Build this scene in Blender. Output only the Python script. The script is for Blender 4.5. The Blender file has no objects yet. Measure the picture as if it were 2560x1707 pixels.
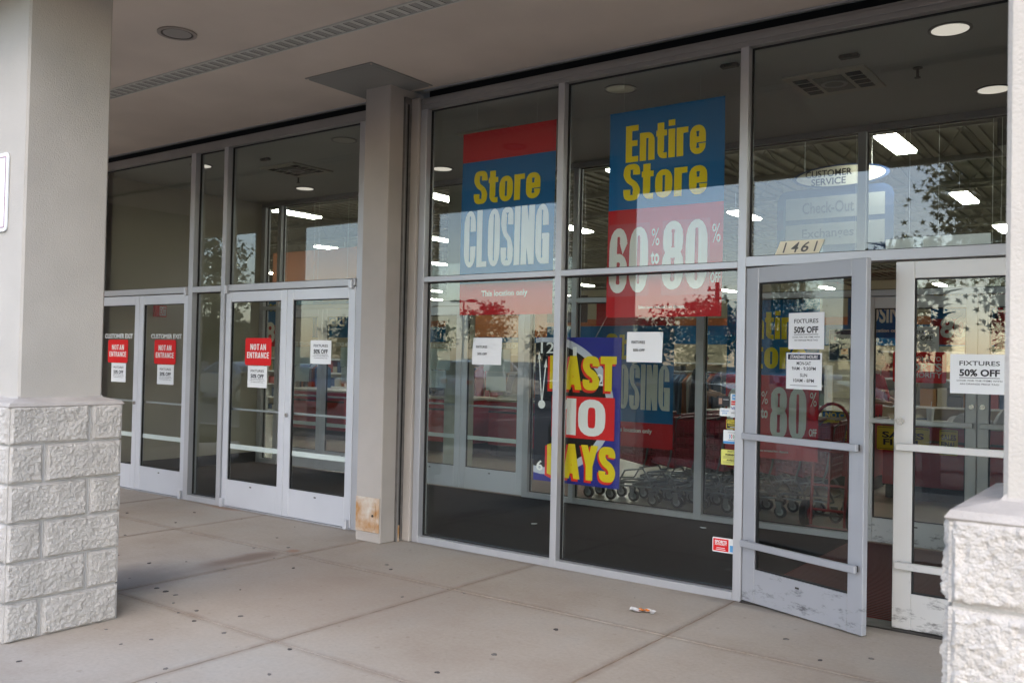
import bpy, math, random
from mathutils import Vector, Matrix, noise
R = math.radians
random.seed(7)
S = bpy.context.scene
COL = S.collection

# ------------------------------------------------------------------ camera, sky, sun, exposure
def cam_axes(yaw, pitch, roll):
    f = Vector((-math.sin(yaw)*math.cos(pitch), math.cos(yaw)*math.cos(pitch), math.sin(pitch)))
    r = Vector((math.cos(yaw), math.sin(yaw), 0)); u = r.cross(f)
    return r*math.cos(roll)+u*math.sin(roll), u*math.cos(roll)-r*math.sin(roll), f
cd = bpy.data.cameras.new('camera'); cam = bpy.data.objects.new('camera', cd); COL.objects.link(cam)
_r, _u, _f = cam_axes(R(36.544), R(1.076), R(1.203))
cam.matrix_world = Matrix(((_r.x, _u.x, -_f.x, 0), (_r.y, _u.y, -_f.y, 0), (_r.z, _u.z, -_f.z, 1.6), (0, 0, 0, 1)))
cd.sensor_width = 36; cd.lens = 36*2285.17/2560; cd.clip_start = .05; cd.clip_end = 1500
cd.dof.use_dof = True; cd.dof.focus_distance = 6.6; cd.dof.aperture_fstop = 4.5
S.camera = cam

SUN_EL, SUN_ROT = R(38), R(160)      # veiled sun on the car park side, behind the camera
w = bpy.data.worlds.new('World'); S.world = w; w.use_nodes = True
wn = w.node_tree.nodes; wl = w.node_tree.links
sky = wn.new('ShaderNodeTexSky'); sky.sky_type = 'NISHITA'; sky.sun_disc = False
sky.sun_elevation = SUN_EL; sky.sun_rotation = SUN_ROT; sky.air_density = 1.0; sky.dust_density = .9; sky.ozone_density = 1.0
hs = wn.new('ShaderNodeHueSaturation'); hs.inputs['Saturation'].default_value = .95
wl.new(sky.outputs[0], hs.inputs['Color'])
tint = wn.new('ShaderNodeMix'); tint.data_type = 'RGBA'; tint.blend_type = 'MULTIPLY'; tint.inputs[0].default_value = 1
tint.inputs[7].default_value = (1.05, 1.0, .97, 1)
wl.new(hs.outputs[0], tint.inputs[6])
bg = wn['Background']; bg.inputs[1].default_value = .15
wl.new(tint.outputs[2], bg.inputs[0])
sl = bpy.data.lights.new('sun', 'SUN'); sl.energy = .5; sl.angle = R(60); sl.color = (1, .88, .78)
so = bpy.data.objects.new('sun', sl); COL.objects.link(so)
so.rotation_euler = Vector((math.sin(SUN_ROT)*math.cos(SUN_EL), math.cos(SUN_ROT)*math.cos(SUN_EL), math.sin(SUN_EL))).to_track_quat('Z', 'Y').to_euler()
S.view_settings.view_transform = 'Standard'; S.view_settings.look = 'None'
S.view_settings.gamma = 1; S.view_settings.use_curve_mapping = False
S.view_settings.exposure = 1.98
S.render.engine = 'CYCLES'
cy = S.cycles
cy.use_denoising = True; cy.max_bounces = 10; cy.diffuse_bounces = 4; cy.glossy_bounces = 5
cy.transmission_bounces = 6; cy.transparent_max_bounces = 24; cy.caustics_reflective = False; cy.caustics_refractive = False
cy.sample_clamp_indirect = 6

# ------------------------------------------------------------------ materials
MATS = {}
def mat(name, col, rough=.6, metal=0, var=0, vscale=6, bump=0, bscale=60, spec=.5, coat=0, col2=None, emit=0, detail=5, bdist=.01):
    if name in MATS: return MATS[name]
    m = bpy.data.materials.new(name); m.use_nodes = True
    n = m.node_tree.nodes; l = m.node_tree.links; b = n['Principled BSDF']
    b.inputs['Base Color'].default_value = (*col, 1); b.inputs['Roughness'].default_value = rough
    b.inputs['Metallic'].default_value = metal; b.inputs['Specular IOR Level'].default_value = spec
    if coat: b.inputs['Coat Weight'].default_value = coat; b.inputs['Coat Roughness'].default_value = .08
    if emit:
        b.inputs['Emission Color'].default_value = (*col, 1); b.inputs['Emission Strength'].default_value = emit
    if var or bump or col2:
        g = n.new('ShaderNodeNewGeometry')
    if var or col2:
        t = n.new('ShaderNodeTexNoise'); t.inputs['Scale'].default_value = vscale; t.inputs['Detail'].default_value = detail
        l.new(g.outputs['Position'], t.inputs['Vector'])
        cr = n.new('ShaderNodeValToRGB'); cr.color_ramp.elements[0].position = .33; cr.color_ramp.elements[1].position = .67
        c2 = col2 or tuple(min(1, c*(1+var)) for c in col); c1 = col if col2 else tuple(c*(1-var) for c in col)
        cr.color_ramp.elements[0].color = (*c1, 1); cr.color_ramp.elements[1].color = (*c2, 1)
        l.new(t.outputs['Fac'], cr.inputs[0]); l.new(cr.outputs[0], b.inputs['Base Color'])
    if bump:
        t2 = n.new('ShaderNodeTexNoise'); t2.inputs['Scale'].default_value = bscale; t2.inputs['Detail'].default_value = 6
        l.new(g.outputs['Position'], t2.inputs['Vector'])
        bp = n.new('ShaderNodeBump'); bp.inputs['Strength'].default_value = bump; bp.inputs['Distance'].default_value = bdist
        l.new(t2.outputs['Fac'], bp.inputs['Height']); l.new(bp.outputs[0], b.inputs['Normal'])
    MATS[name] = m
    return m

def glass_mat(name, f0, tint=(.86, .9, .87)):
    m = bpy.data.materials.new(name); m.use_nodes = True
    n = m.node_tree.nodes; l = m.node_tree.links; n.remove(n['Principled BSDF'])
    lw = n.new('ShaderNodeLayerWeight'); lw.inputs['Blend'].default_value = .5
    p = n.new('ShaderNodeMath'); p.operation = 'POWER'; p.inputs[1].default_value = 5
    l.new(lw.outputs['Facing'], p.inputs[0])
    ma = n.new('ShaderNodeMath'); ma.operation = 'MULTIPLY_ADD'; ma.inputs[1].default_value = 1-f0; ma.inputs[2].default_value = f0
    l.new(p.outputs[0], ma.inputs[0])
    tr = n.new('ShaderNodeBsdfTransparent'); tr.inputs[0].default_value = (*tint, 1)
    gl = n.new('ShaderNodeBsdfGlossy'); gl.inputs['Roughness'].default_value = 0.0; gl.inputs['Color'].default_value = (.96, .98, 1, 1)
    mx = n.new('ShaderNodeMixShader'); l.new(ma.outputs[0], mx.inputs[0]); l.new(tr.outputs[0], mx.inputs[1]); l.new(gl.outputs[0], mx.inputs[2])
    l.new(mx.outputs[0], n['Material Output'].inputs[0])
    MATS[name] = m
    return m

GLASS = glass_mat('storefront_glass', .041, (.93, .955, .94))
IGLASS = glass_mat('inner_glass', .03, (.93, .955, .94))

def translucent(m, fac):
    # thin printed film: some of the light falling on its back comes through
    n = m.node_tree.nodes; l = m.node_tree.links; b = n['Principled BSDF']
    t = n.new('ShaderNodeBsdfTranslucent'); t.inputs[0].default_value = b.inputs['Base Color'].default_value
    x = n.new('ShaderNodeMixShader'); x.inputs[0].default_value = fac
    l.new(b.outputs[0], x.inputs[1]); l.new(t.outputs[0], x.inputs[2]); l.new(x.outputs[0], n['Material Output'].inputs[0])
def concrete():
    m = bpy.data.materials.new('sidewalk_concrete'); m.use_nodes = True
    n = m.node_tree.nodes; l = m.node_tree.links; b = n['Principled BSDF']
    g = n.new('ShaderNodeNewGeometry')
    def nz(scale, det=6, rough=.6):
        t = n.new('ShaderNodeTexNoise'); t.inputs['Scale'].default_value = scale; t.inputs['Detail'].default_value = det; t.inputs['Roughness'].default_value = rough
        l.new(g.outputs['Position'], t.inputs['Vector']); return t.outputs['Fac']
    def ramp(src, stops):
        r = n.new('ShaderNodeValToRGB'); e = r.color_ramp.elements
        e[0].position, e[0].color = stops[0][0], (*stops[0][1], 1); e[1].position, e[1].color = stops[-1][0], (*stops[-1][1], 1)
        for p, c in stops[1:-1]:
            q = e.new(p); q.color = (*c, 1)
        l.new(src, r.inputs[0]); return r.outputs[0]
    def mix(a, bb, fac, mode='MIX'):
        x = n.new('ShaderNodeMix'); x.data_type = 'RGBA'; x.blend_type = mode
        for s, v in ((0, fac), (6, a), (7, bb)):
            if isinstance(v, (int, float)): x.inputs[s].default_value = v
            elif isinstance(v, tuple): x.inputs[s].default_value = (*v, 1)
            else: l.new(v, x.inputs[s])
        return x.outputs[2]
    base = ramp(nz(1.1, 5), [(.3, (.41, .35, .285)), (.5, (.46, .41, .345)), (.72, (.47, .445, .395))])
    fine = ramp(nz(38, 8, .7), [(.3, (.90, .90, .90)), (.7, (1.06, 1.06, 1.06))])
    wide = ramp(nz(.45, 4, .5), [(.32, (.86, .85, .84)), (.68, (1.08, 1.08, 1.09))])
    c = mix(base, fine, 1.0, 'MULTIPLY')
    c = mix(c, wide, 1.0, 'MULTIPLY')
    speck = ramp(nz(15, 2), [(.66, (1, 1, 1)), (.74, (.72, .70, .68))])
    c = mix(c, speck, .55, 'MULTIPLY')
    # marks that lie on the slabs: a damp dark drip trail with rust at its end, and the stone column's soft shadow painted in
    def blob(cx, cy, rx, ry, ns, lo, hi):
        mp = n.new('ShaderNodeMapping'); mp.vector_type = 'POINT'
        mp.inputs['Location'].default_value = (-cx/rx, -cy/ry, 0); mp.inputs['Scale'].default_value = (1/rx, 1/ry, 0)
        l.new(g.outputs['Position'], mp.inputs[0])
        t = n.new('ShaderNodeTexNoise'); t.inputs['Scale'].default_value = ns; t.inputs['Detail'].default_value = 5
        l.new(g.outputs['Position'], t.inputs['Vector'])
        ln = n.new('ShaderNodeVectorMath'); ln.operation = 'LENGTH'; l.new(mp.outputs[0], ln.inputs[0])
        ad = n.new('ShaderNodeMath'); ad.operation = 'MULTIPLY_ADD'; ad.inputs[1].default_value = .9; l.new(t.outputs['Fac'], ad.inputs[0]); l.new(ln.outputs['Value'], ad.inputs[2])
        mr = n.new('ShaderNodeMapRange'); mr.inputs[1].default_value = lo; mr.inputs[2].default_value = hi; mr.inputs[3].default_value = 1; mr.inputs[4].default_value = 0
        mr.interpolation_type = 'SMOOTHSTEP'
        l.new(ad.outputs[0], mr.inputs[0]); return mr.outputs[0]
    def mul(a, k):
        x = n.new('ShaderNodeMath'); x.operation = 'MULTIPLY'; x.inputs[1].default_value = k; l.new(a, x.inputs[0]); return x.outputs[0]
    c = mix(c, (.16, .15, .145), mul(blob(-5.95, 3.55, .55, .95, 2.2, .6, 1.45), .8))  # water stain and soft column shadow painted as one dark patch
    c = mix(c, (.17, .105, .075), mul(blob(-5.91, 4.5, .17, .55, 3.5, .7, 1.4), .7))
    c = mix(c, (.33, .15, .08), mul(blob(-5.86, 4.97, .10, .09, 6, .7, 1.3), .6))
    c = mix(c, (.36, .16, .07), mul(blob(-8.0, 5.87, .5, .10, 5, .7, 1.4), .6))
    c = mix(c, (.17, .155, .14), mul(blob(-2.0, 5.88, 1.1, .14, 4, .7, 1.5), .6))  # darker band in front of the entrance
    c = mix(c, (.22, .2, .18), mul(blob(-6.5, 5.9, 4.5, .09, 5, .7, 1.5), .55))  # darker band along the foot of the storefront
    c = mix(c, (.28, .215, .18), mul(blob(-4.9, 4.3, 1.6, 1.0, .8, .7, 1.6), .35))
    # dirt worked into the joints
    sp = n.new('ShaderNodeSeparateXYZ'); l.new(g.outputs['Position'], sp.inputs[0])
    def M(op, a, k1=None, k2=None):
        x = n.new('ShaderNodeMath'); x.operation = op
        for q, v in enumerate((a, k1, k2)):
            if v is None: continue
            if isinstance(v, (int, float)): x.inputs[q].default_value = v
            else: l.new(v, x.inputs[q])
        return x.outputs[0]
    for ax, off, per in ((0, .82, 1.635), (1, -.29, 1.53)):
        d = M('PINGPONG', M('ADD', sp.outputs[ax], off), per/2)
        edge = M('SUBTRACT', 1.0, M('DIVIDE', d, .055)); edge = M('MAXIMUM', edge, 0.0)
        f = M('MULTIPLY', M('MULTIPLY', edge, M('POWER', nz(5.5, 5), 1.2)), .95)
        c = mix(c, (.20, .145, .105), f)
    l.new(c, b.inputs['Base Color']); b.inputs['Roughness'].default_value = .8; b.inputs['Specular IOR Level'].default_value = .3
    bp = n.new('ShaderNodeBump'); bp.inputs['Strength'].default_value = .25; bp.inputs['Distance'].default_value = .004
    l.new(nz(160, 6, .7), bp.inputs['Height']); l.new(bp.outputs[0], b.inputs['Normal'])
    MATS['concrete'] = m
    return m
CONC = concrete()

def worn_alu(name, base, scuff, amount=.35, zlow=True):
    """painted / anodised metal with scuffs: streaks stretched along the member, denser low down where feet and carts hit"""
    m = bpy.data.materials.new(name); m.use_nodes = True
    n = m.node_tree.nodes; l = m.node_tree.links; b = n['Principled BSDF']
    g = n.new('ShaderNodeNewGeometry')
    mp = n.new('ShaderNodeMapping'); mp.inputs['Scale'].default_value = (1, 1, 2.6); l.new(g.outputs['Position'], mp.inputs[0])
    t = n.new('ShaderNodeTexNoise'); t.inputs['Scale'].default_value = 42; t.inputs['Detail'].default_value = 8; t.inputs['Roughness'].default_value = .7
    l.new(mp.outputs[0], t.inputs['Vector'])
    tb = n.new('ShaderNodeTexNoise'); tb.inputs['Scale'].default_value = 6.5; tb.inputs['Detail'].default_value = 4; l.new(mp.outputs[0], tb.inputs['Vector'])
    sx = n.new('ShaderNodeSeparateXYZ'); l.new(g.outputs['Position'], sx.inputs[0])
    hz = n.new('ShaderNodeMapRange'); hz.inputs[1].default_value = .02; hz.inputs[2].default_value = .5; hz.inputs[3].default_value = .20; hz.inputs[4].default_value = 0
    l.new(sx.outputs[2], hz.inputs[0])
    a0 = n.new('ShaderNodeMath'); a0.operation = 'MULTIPLY_ADD'; a0.inputs[1].default_value = .45; l.new(t.outputs['Fac'], a0.inputs[0])
    a1 = n.new('ShaderNodeMath'); a1.operation = 'MULTIPLY_ADD'; a1.inputs[1].default_value = .75; l.new(tb.outputs['Fac'], a1.inputs[0]); l.new(hz.outputs[0], a1.inputs[2])
    l.new(a1.outputs[0], a0.inputs[2])
    mr = n.new('ShaderNodeMapRange'); mr.inputs[1].default_value = .80; mr.inputs[2].default_value = .95; mr.inputs[3].default_value = 0; mr.inputs[4].default_value = amount
    l.new(a0.outputs[0], mr.inputs[0])
    t2 = n.new('ShaderNodeTexNoise'); t2.inputs['Scale'].default_value = 3; l.new(g.outputs['Position'], t2.inputs['Vector'])
    cr = n.new('ShaderNodeValToRGB'); cr.color_ramp.elements[0].color = (*[c*.9 for c in base], 1); cr.color_ramp.elements[1].color = (*[min(1, c*1.08) for c in base], 1)
    l.new(t2.outputs['Fac'], cr.inputs[0])
    x = n.new('ShaderNodeMix'); x.data_type = 'RGBA'; l.new(mr.outputs[0], x.inputs[0]); l.new(cr.outputs[0], x.inputs[6]); x.inputs[7].default_value = (*scuff, 1)
    l.new(x.outputs[2], b.inputs['Base Color'])
    b.inputs['Metallic'].default_value = .35; b.inputs['Roughness'].default_value = .42
    MATS[name] = m
    return m
ALU = mat('anodised_aluminium', (.49, .495, .515), .38, .4, .05, 2)
ALUD = mat('aluminium_dark', (.30, .29, .28), .45, .4, .06, 3)
DOORALU = mat('door_aluminium', (.63, .645, .68), .38, .3, .04, 2)
WORN = worn_alu('worn_door_aluminium', (.46, .475, .51), (.045, .045, .05), .8)
WORNW = worn_alu('worn_white_door', (.66, .65, .63), (.06, .055, .05), .85)
GASK = mat('black_gasket', (.012, .012, .012), .6)
STUCCO = mat('column_stucco', (.475, .445, .40), .9, 0, .05, 2.5, .5, 130, .2, bdist=.006)
PILL = mat('pillar_stucco', (.46, .42, .38), .9, 0, .07, 2.0, .45, 140, .2, bdist=.005)
SOFF = mat('soffit_stucco', (.64, .57, .50), .92, 0, .08, .9, .4, 150, .2, bdist=.004)
BLOCK = mat('split_face_block', (.57, .535, .49), .95, 0, .09, 9, 1.0, 150, .15, bdist=.010)
MORT = mat('mortar', (.47, .45, .42), .95, 0, .08, 10, .5, 90, .15)
RUST = mat('rusty_paint', (.66, .61, .53), .7, 0, 0, 9, .3, 60, .3, col2=(.46, .24, .09), detail=9)
BLACK = mat('black_void', (.008, .008, .008), .8)
DKM = mat('dark_metal', (.05, .045, .04), .5, .4, .2, 10)
TRK = mat('galvanised_track', (.22, .21, .20), .5, .6, .15, 12)
PANEL = mat('ceiling_panel_paint', (.25, .25, .235), .7, 0, .05, 2)
VENT = mat('soffit_vent_paint', (.56, .56, .52), .6)
CARPET = mat('charcoal_carpet', (.017, .017, .019), .95, 0, .3, 60, .8, 300, .1)
REDMAT = mat('red_mat', (.20, .018, .016), .9, 0, .25, 40, .6, 250, .1)
REDMAT2 = mat('mat_rail', (.10, .035, .03), .6, .3)
VWALL = mat('vestibule_wall', (.50, .46, .36), .85, 0, .03, 2)
VCEIL = mat('vestibule_ceiling', (.40, .39, .36), .9, 0, .03, 2)
BASEB = mat('baseboard', (.02, .02, .024), .6)
STOREF = mat('store_tile', (.44, .40, .34), .25, 0, .06, 1.5)
DECK = mat('roof_deck', (.11, .10, .072), .8, 0, .06, 3)
WHITE = mat('white_paint', (.78, .77, .74), .6)
CREAM = mat('cream_shelf', (.62, .56, .40), .6)
PAPER = mat('paper_white', (.80, .82, .83), .8)
PAPERB = mat('pale_sign_back', (.52, .60, .58), .8)  # pale grey-green of the sign backs
INK = mat('ink_black', (.015, .015, .018), .7)
INKG = mat('ink_grey', (.10, .10, .11), .7)
SRED = mat('sign_red', (.70, .018, .020), .45, spec=.15)
BRED = mat('banner_red', (.58, .014, .022), .42, spec=.15)
BBLUE = mat('banner_blue', (.002, .14, .38), .42, spec=.15)
BYEL = mat('banner_yellow', (.97, .73, .01), .45, spec=.15)
BWHITE = mat('banner_white', (.90, .89, .86), .5, spec=.15)
for m_ in (BRED, BBLUE, BYEL, BWHITE): translucent(m_, .08)
NAVY = mat('clock_navy', (.022, .026, .24), .4, spec=.15)
CBLACK = mat('clock_black', (.010, .010, .012), .4, spec=.15)
CSILV = mat('clock_silver', (.52, .54, .62), .45)
CYEL = mat('clock_yellow', (.80, .60, .015), .42, spec=.15)
CORED = mat('clock_red', (.72, .03, .012), .42, spec=.15)
SWHITE = mat('sticker_white', (.80, .82, .82), .5)
SBLUE = mat('sticker_blue', (.05, .28, .62), .5)
LBLUE = mat('sticker_light_blue', (.12, .38, .70), .5)
SYEL = mat('sticker_yellow', (.72, .70, .16), .5)
GOLD = mat('address_gold', (.86, .79, .60), .4)
GREYT = mat('address_grey', (.12, .115, .11), .5)
CHROME = mat('chrome', (.50, .50, .50), .22, 1)
RUBBER = mat('rubber', (.02, .02, .02), .7)
GREYW = mat('wheel_grey', (.30, .30, .30), .6)
CARTS = mat('cart_steel', (.20, .20, .20), .35, .9)
CARTR = mat('cart_red', (.30, .014, .026), .45)
COUNTR = mat('counter_red', (.36, .012, .022), .35, 0, .05, 3)
COUNTB = mat('counter_black', (.012, .012, .014), .5)
COUNTT = mat('counter_top', (.50, .46, .40), .4)
DOLLY = mat('dolly_red', (.30, .012, .018), .4)
YSIGN = mat('yellow_sign', (.75, .60, .03), .5)
LAMPW = mat('lamp_on', (1, .97, .90), .5, emit=13)
LAMPD = mat('downlight_on', (1, .90, .80), .5, emit=.17)
LAMPO = mat('downlight_off', (.36, .33, .29), .3, .5)
TRIM = mat('downlight_trim', (.33, .29, .26), .5)
LENS = mat('soffit_lens', (.30, .285, .27), .35)
STRING = mat('string', (.55, .55, .53), .6)
ASPH = mat('asphalt', (.125, .122, .118), .9, 0, .25, 5, .5, 120, .2)
PAINTW = mat('road_paint', (.62, .60, .55), .8)
GUM = mat('gum_spot', (.055, .05, .05), .8)
GUM2 = mat('worn_gum_spot', (.15, .14, .13), .85)

# ------------------------------------------------------------------ mesh helpers
class MB:
    def __init__(s): s.v = []; s.f = []; s.sm = False
    def add(s, vs, fs):
        o = len(s.v); s.v += [tuple(p) for p in vs]; s.f += [tuple(i+o for i in f) for f in fs]; return s
    def box(s, x0, x1, y0, y1, z0, z1):
        return s.add([(x0, y0, z0), (x1, y0, z0), (x1, y1, z0), (x0, y1, z0), (x0, y0, z1), (x1, y0, z1), (x1, y1, z1), (x0, y1, z1)],
                     [(0, 3, 2, 1), (4, 5, 6, 7), (0, 1, 5, 4), (1, 2, 6, 5), (2, 3, 7, 6), (3, 0, 4, 7)])
    def bev(s, x0, x1, y0, y1, z0, z1, b=.004):
        """box with chamfered edges"""
        vs = []
        for i, (X, Y, Z) in enumerate([(x, y, z) for z in (0, 1) for y in (0, 1) for x in (0, 1)]):
            x = x1 if X else x0; y = y1 if Y else y0; z = z1 if Z else z0
            dx = -b if X else b; dy = -b if Y else b; dz = -b if Z else b
            vs += [(x, y+dy, z+dz), (x+dx, y, z+dz), (x+dx, y+dy, z)]
        I = lambda X, Y, Z, k: (Z*4+Y*2+X)*3+k
        fs = []
        for X in (0, 1): q = [I(X, 0, 0, 0), I(X, 1, 0, 0), I(X, 1, 1, 0), I(X, 0, 1, 0)]; fs.append(q if X else q[::-1])
        for Y in (0, 1): q = [I(0, Y, 0, 1), I(0, Y, 1, 1), I(1, Y, 1, 1), I(1, Y, 0, 1)]; fs.append(q if Y else q[::-1])
        for Z in (0, 1): q = [I(0, 0, Z, 2), I(1, 0, Z, 2), I(1, 1, Z, 2), I(0, 1, Z, 2)]; fs.append(q if Z else q[::-1])
        for Y in (0, 1):
            for Z in (0, 1): fs.append([I(0, Y, Z, 1), I(1, Y, Z, 1), I(1, Y, Z, 2), I(0, Y, Z, 2)])
        for X in (0, 1):
            for Z in (0, 1): fs.append([I(X, 0, Z, 0), I(X, 1, Z, 0), I(X, 1, Z, 2), I(X, 0, Z, 2)])
        for X in (0, 1):
            for Y in (0, 1): fs.append([I(X, Y, 0, 0), I(X, Y, 1, 0), I(X, Y, 1, 1), I(X, Y, 0, 1)])
        for X in (0, 1):
            for Y in (0, 1):
                for Z in (0, 1): fs.append([I(X, Y, Z, 0), I(X, Y, Z, 1), I(X, Y, Z, 2)])
        return s.add(vs, fs)
    def tube(s, pts, r, n=8, caps=True, radii=None):
        pts = [Vector(p) for p in pts]; rings = []
        up0 = None
        for i, p in enumerate(pts):
            d = (pts[min(i+1, len(pts)-1)]-pts[max(i-1, 0)]).normalized()
            a = up0 if up0 is not None else (Vector((0, 0, 1)) if abs(d.z) < .9 else Vector((1, 0, 0)))
            a = (a-d*a.dot(d)).normalized(); up0 = a; b = d.cross(a)
            rr = radii[i] if radii else r
            rings.append([p+(a*math.cos(t*2*math.pi/n)+b*math.sin(t*2*math.pi/n))*rr for t in range(n)])
        vs = [q for rg in rings for q in rg]; fs = []
        for i in range(len(rings)-1):
            for t in range(n): fs.append((i*n+t, i*n+(t+1) % n, (i+1)*n+(t+1) % n, (i+1)*n+t))
        if caps: fs.append(tuple(range(n))[::-1]); fs.append(tuple((len(rings)-1)*n+t for t in range(n)))
        return s.add(vs, fs)
    def disc(s, c, r, axis='z', th=.002, n=24, sx=1, sy=1, rot=0, wob=0):
        c = Vector(c); vs = []
        for k in (0, 1):
            for t in range(n):
                a = t*2*math.pi/n; rr = r*(1+wob*math.sin(a*3+rot*7)*.6+wob*math.sin(a*5+rot*3)*.5)
                x, y = rr*sx*math.cos(a), rr*sy*math.sin(a); x, y = x*math.cos(rot)-y*math.sin(rot), x*math.sin(rot)+y*math.cos(rot)
                o = {'z': (x, y, k*th), 'y': (x, -k*th, y), 'x': (k*th, x, y)}[axis]; vs.append(c+Vector(o))
        fs = [tuple(range(n))[::-1], tuple(range(n, 2*n))]+[(t, (t+1) % n, n+(t+1) % n, n+t) for t in range(n)]
        return s.add(vs, fs)
    def ring(s, c, r0, r1, axis='z', th=.01, n=28):
        c = Vector(c); vs = []
        for r, k in ((r0, 0), (r1, 0), (r1, 1), (r0, 1)):
            for t in range(n):
                a = t*2*math.pi/n; x, y = r*math.cos(a), r*math.sin(a)
                vs.append(c+Vector({'z': (x, y, k*th), 'y': (x, -k*th, y), 'x': (k*th, x, y)}[axis]))
        fs = []
        for q in range(4):
            for t in range(n): fs.append((q*n+t, q*n+(t+1) % n, ((q+1) % 4)*n+(t+1) % n, ((q+1) % 4)*n+t))
        return s.add(vs, fs)
    def build(s, name, m, parent=None, smooth=False, loc=None):
        me = bpy.data.meshes.new(name); me.from_pydata(s.v, [], s.f); me.update()
        if smooth:
            me.polygons.foreach_set('use_smooth', [True]*len(me.polygons)); me.update()
            if hasattr(me, 'set_sharp_from_angle'): me.set_sharp_from_angle(angle=R(40))
        return link(name, me, m, parent, loc)
def link(name, me, m, parent=None, loc=None):
    o = bpy.data.objects.new(name, me); COL.objects.link(o)
    if m and not me.materials: me.materials.append(m)
    if parent: o.parent = parent
    if loc: o.location = loc
    return o
def tag(o, label=None, cat=None, group=None, kind=None):
    if label: o['label'] = label
    if cat: o['category'] = cat
    if group: o['group'] = group
    if kind: o['kind'] = kind
    return o
def empty(name, loc=(0, 0, 0), rz=0, parent=None):
    o = bpy.data.objects.new(name, None); COL.objects.link(o); o.location = loc; o.rotation_euler = (0, 0, rz)
    if parent: o.parent = parent
    return o
def thing(name, label, cat, loc=(0, 0, 0), rz=0, group=None): return tag(empty(name, loc, rz), label, cat, group)
def copy_tree(o, parent=None):
    c = o.copy(); COL.objects.link(c); c.parent = parent
    for ch in o.children: copy_tree(ch, c)
    return c
def box(name, x0, x1, y0, y1, z0, z1, m, parent=None, b=0):
    mb = MB()
    (mb.bev(x0, x1, y0, y1, z0, z1, b) if b else mb.box(x0, x1, y0, y1, z0, z1))
    return mb.build(name, m, parent)

_tc = {}
def text_mesh(s, bold=0.0, shear=0, spacing=1.0):
    k = (s, bold, shear, spacing)
    if k in _tc: return _tc[k]
    c = bpy.data.curves.new('t', 'FONT'); c.body = s; c.size = 1; c.offset = bold; c.space_character = spacing; c.shear = shear
    c.align_x = 'CENTER'; c.fill_mode = 'FRONT'; c.resolution_u = 3
    o = bpy.data.objects.new('t', c); COL.objects.link(o)
    dg = bpy.context.evaluated_depsgraph_get()
    me = bpy.data.meshes.new_from_object(o.evaluated_get(dg))
    vs = [v.co.copy() for v in me.vertices]; fs = [tuple(p.vertices) for p in me.polygons]
    bpy.data.objects.remove(o); bpy.data.curves.remove(c); bpy.data.meshes.remove(me)
    _tc[k] = (vs, fs); return vs, fs
def lettering(s, cx, cz, w, h, m, parent, bold=.015, y=-.0015, shear=0, name='lettering', flip=False, spacing=1.0):
    """flat print: the words s filling a w x h box centred on (cx, cz) in the sheet's plane"""
    vs, fs = text_mesh(s, bold, shear, spacing)
    if not vs: return
    x0 = min(v.x for v in vs); x1 = max(v.x for v in vs); y0 = min(v.y for v in vs); y1 = max(v.y for v in vs)
    pts = [(cx+((v.x-x0)/(x1-x0)-.5)*w*(-1 if flip else 1), y, cz+((v.y-y0)/(y1-y0)-.5)*h) for v in vs]
    mb = MB(); mb.add(pts, fs); return mb.build(name, m, parent)

def small_print(cx, cz, w, h, m, parent, y=-.002):
    """print too fine to read: a thin ruled line"""
    return box('fine_print', cx-w/2, cx+w/2, y, y+.0006, cz-h*.3, cz+h*.3, m, parent)
def rrect(x0, x1, z0, z1, r, y0, y1, n=5):
    """rounded rectangle plate in the x-z plane"""
    pts = []
    for cx, cz, a0 in ((x1-r, z1-r, 0), (x0+r, z1-r, 90), (x0+r, z0+r, 180), (x1-r, z0+r, 270)):
        for i in range(n+1):
            a = R(a0+90*i/n); pts.append((cx+r*math.cos(a), cz+r*math.sin(a)))
    N = len(pts); mb = MB()
    mb.add([(x, y0, z) for x, z in pts]+[(x, y1, z) for x, z in pts],
           [tuple(range(N)), tuple(range(2*N-1, N-1, -1))]+[(i, i+N, (i+1) % N+N, (i+1) % N) for i in range(N)])
    return mb
def sheet(name, label, cat, x, y, z, w, h, m, rz=0, group=None, curl=0, r=0, th=.0008, seed=0, tilt=0):
    """a printed sheet centred on (x, y, z) facing -Y: a bent grid for paper, a rounded plate for signs"""
    if r: mb = rrect(-w/2, w/2, -h/2, h/2, r, -th, th)
    elif not curl: mb = MB().box(-w/2, w/2, -th, th, -h/2, h/2)
    else:
        mb = MB(); N = 8; rnd = random.Random(seed); vs = []
        k1, k2, k3 = rnd.uniform(.3, 1), rnd.uniform(-1, 1), rnd.uniform(-1, 1)
        for j in range(N+1):
            for i in range(N+1):
                u, v = i/N, j/N
                d = curl*(k1*(max(0, u-.6)**2*v*3+max(0, .35-v)**2*k2*2)+.25*math.sin(u*3+k3)*v*.5+max(0, .3-u)**2*max(0, v-.5)*6*abs(k3))
                vs.append(((u-.5)*w, d, (v-.5)*h))
        fs = [(j*(N+1)+i, j*(N+1)+i+1, (j+1)*(N+1)+i+1, (j+1)*(N+1)+i) for j in range(N) for i in range(N)]
        mb.add(vs, fs)
    o = mb.build(name, m, None, smooth=bool(curl)); o.location = (x, y, z); o.rotation_euler = (0, tilt, rz)
    return tag(o, label, cat, group)

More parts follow.
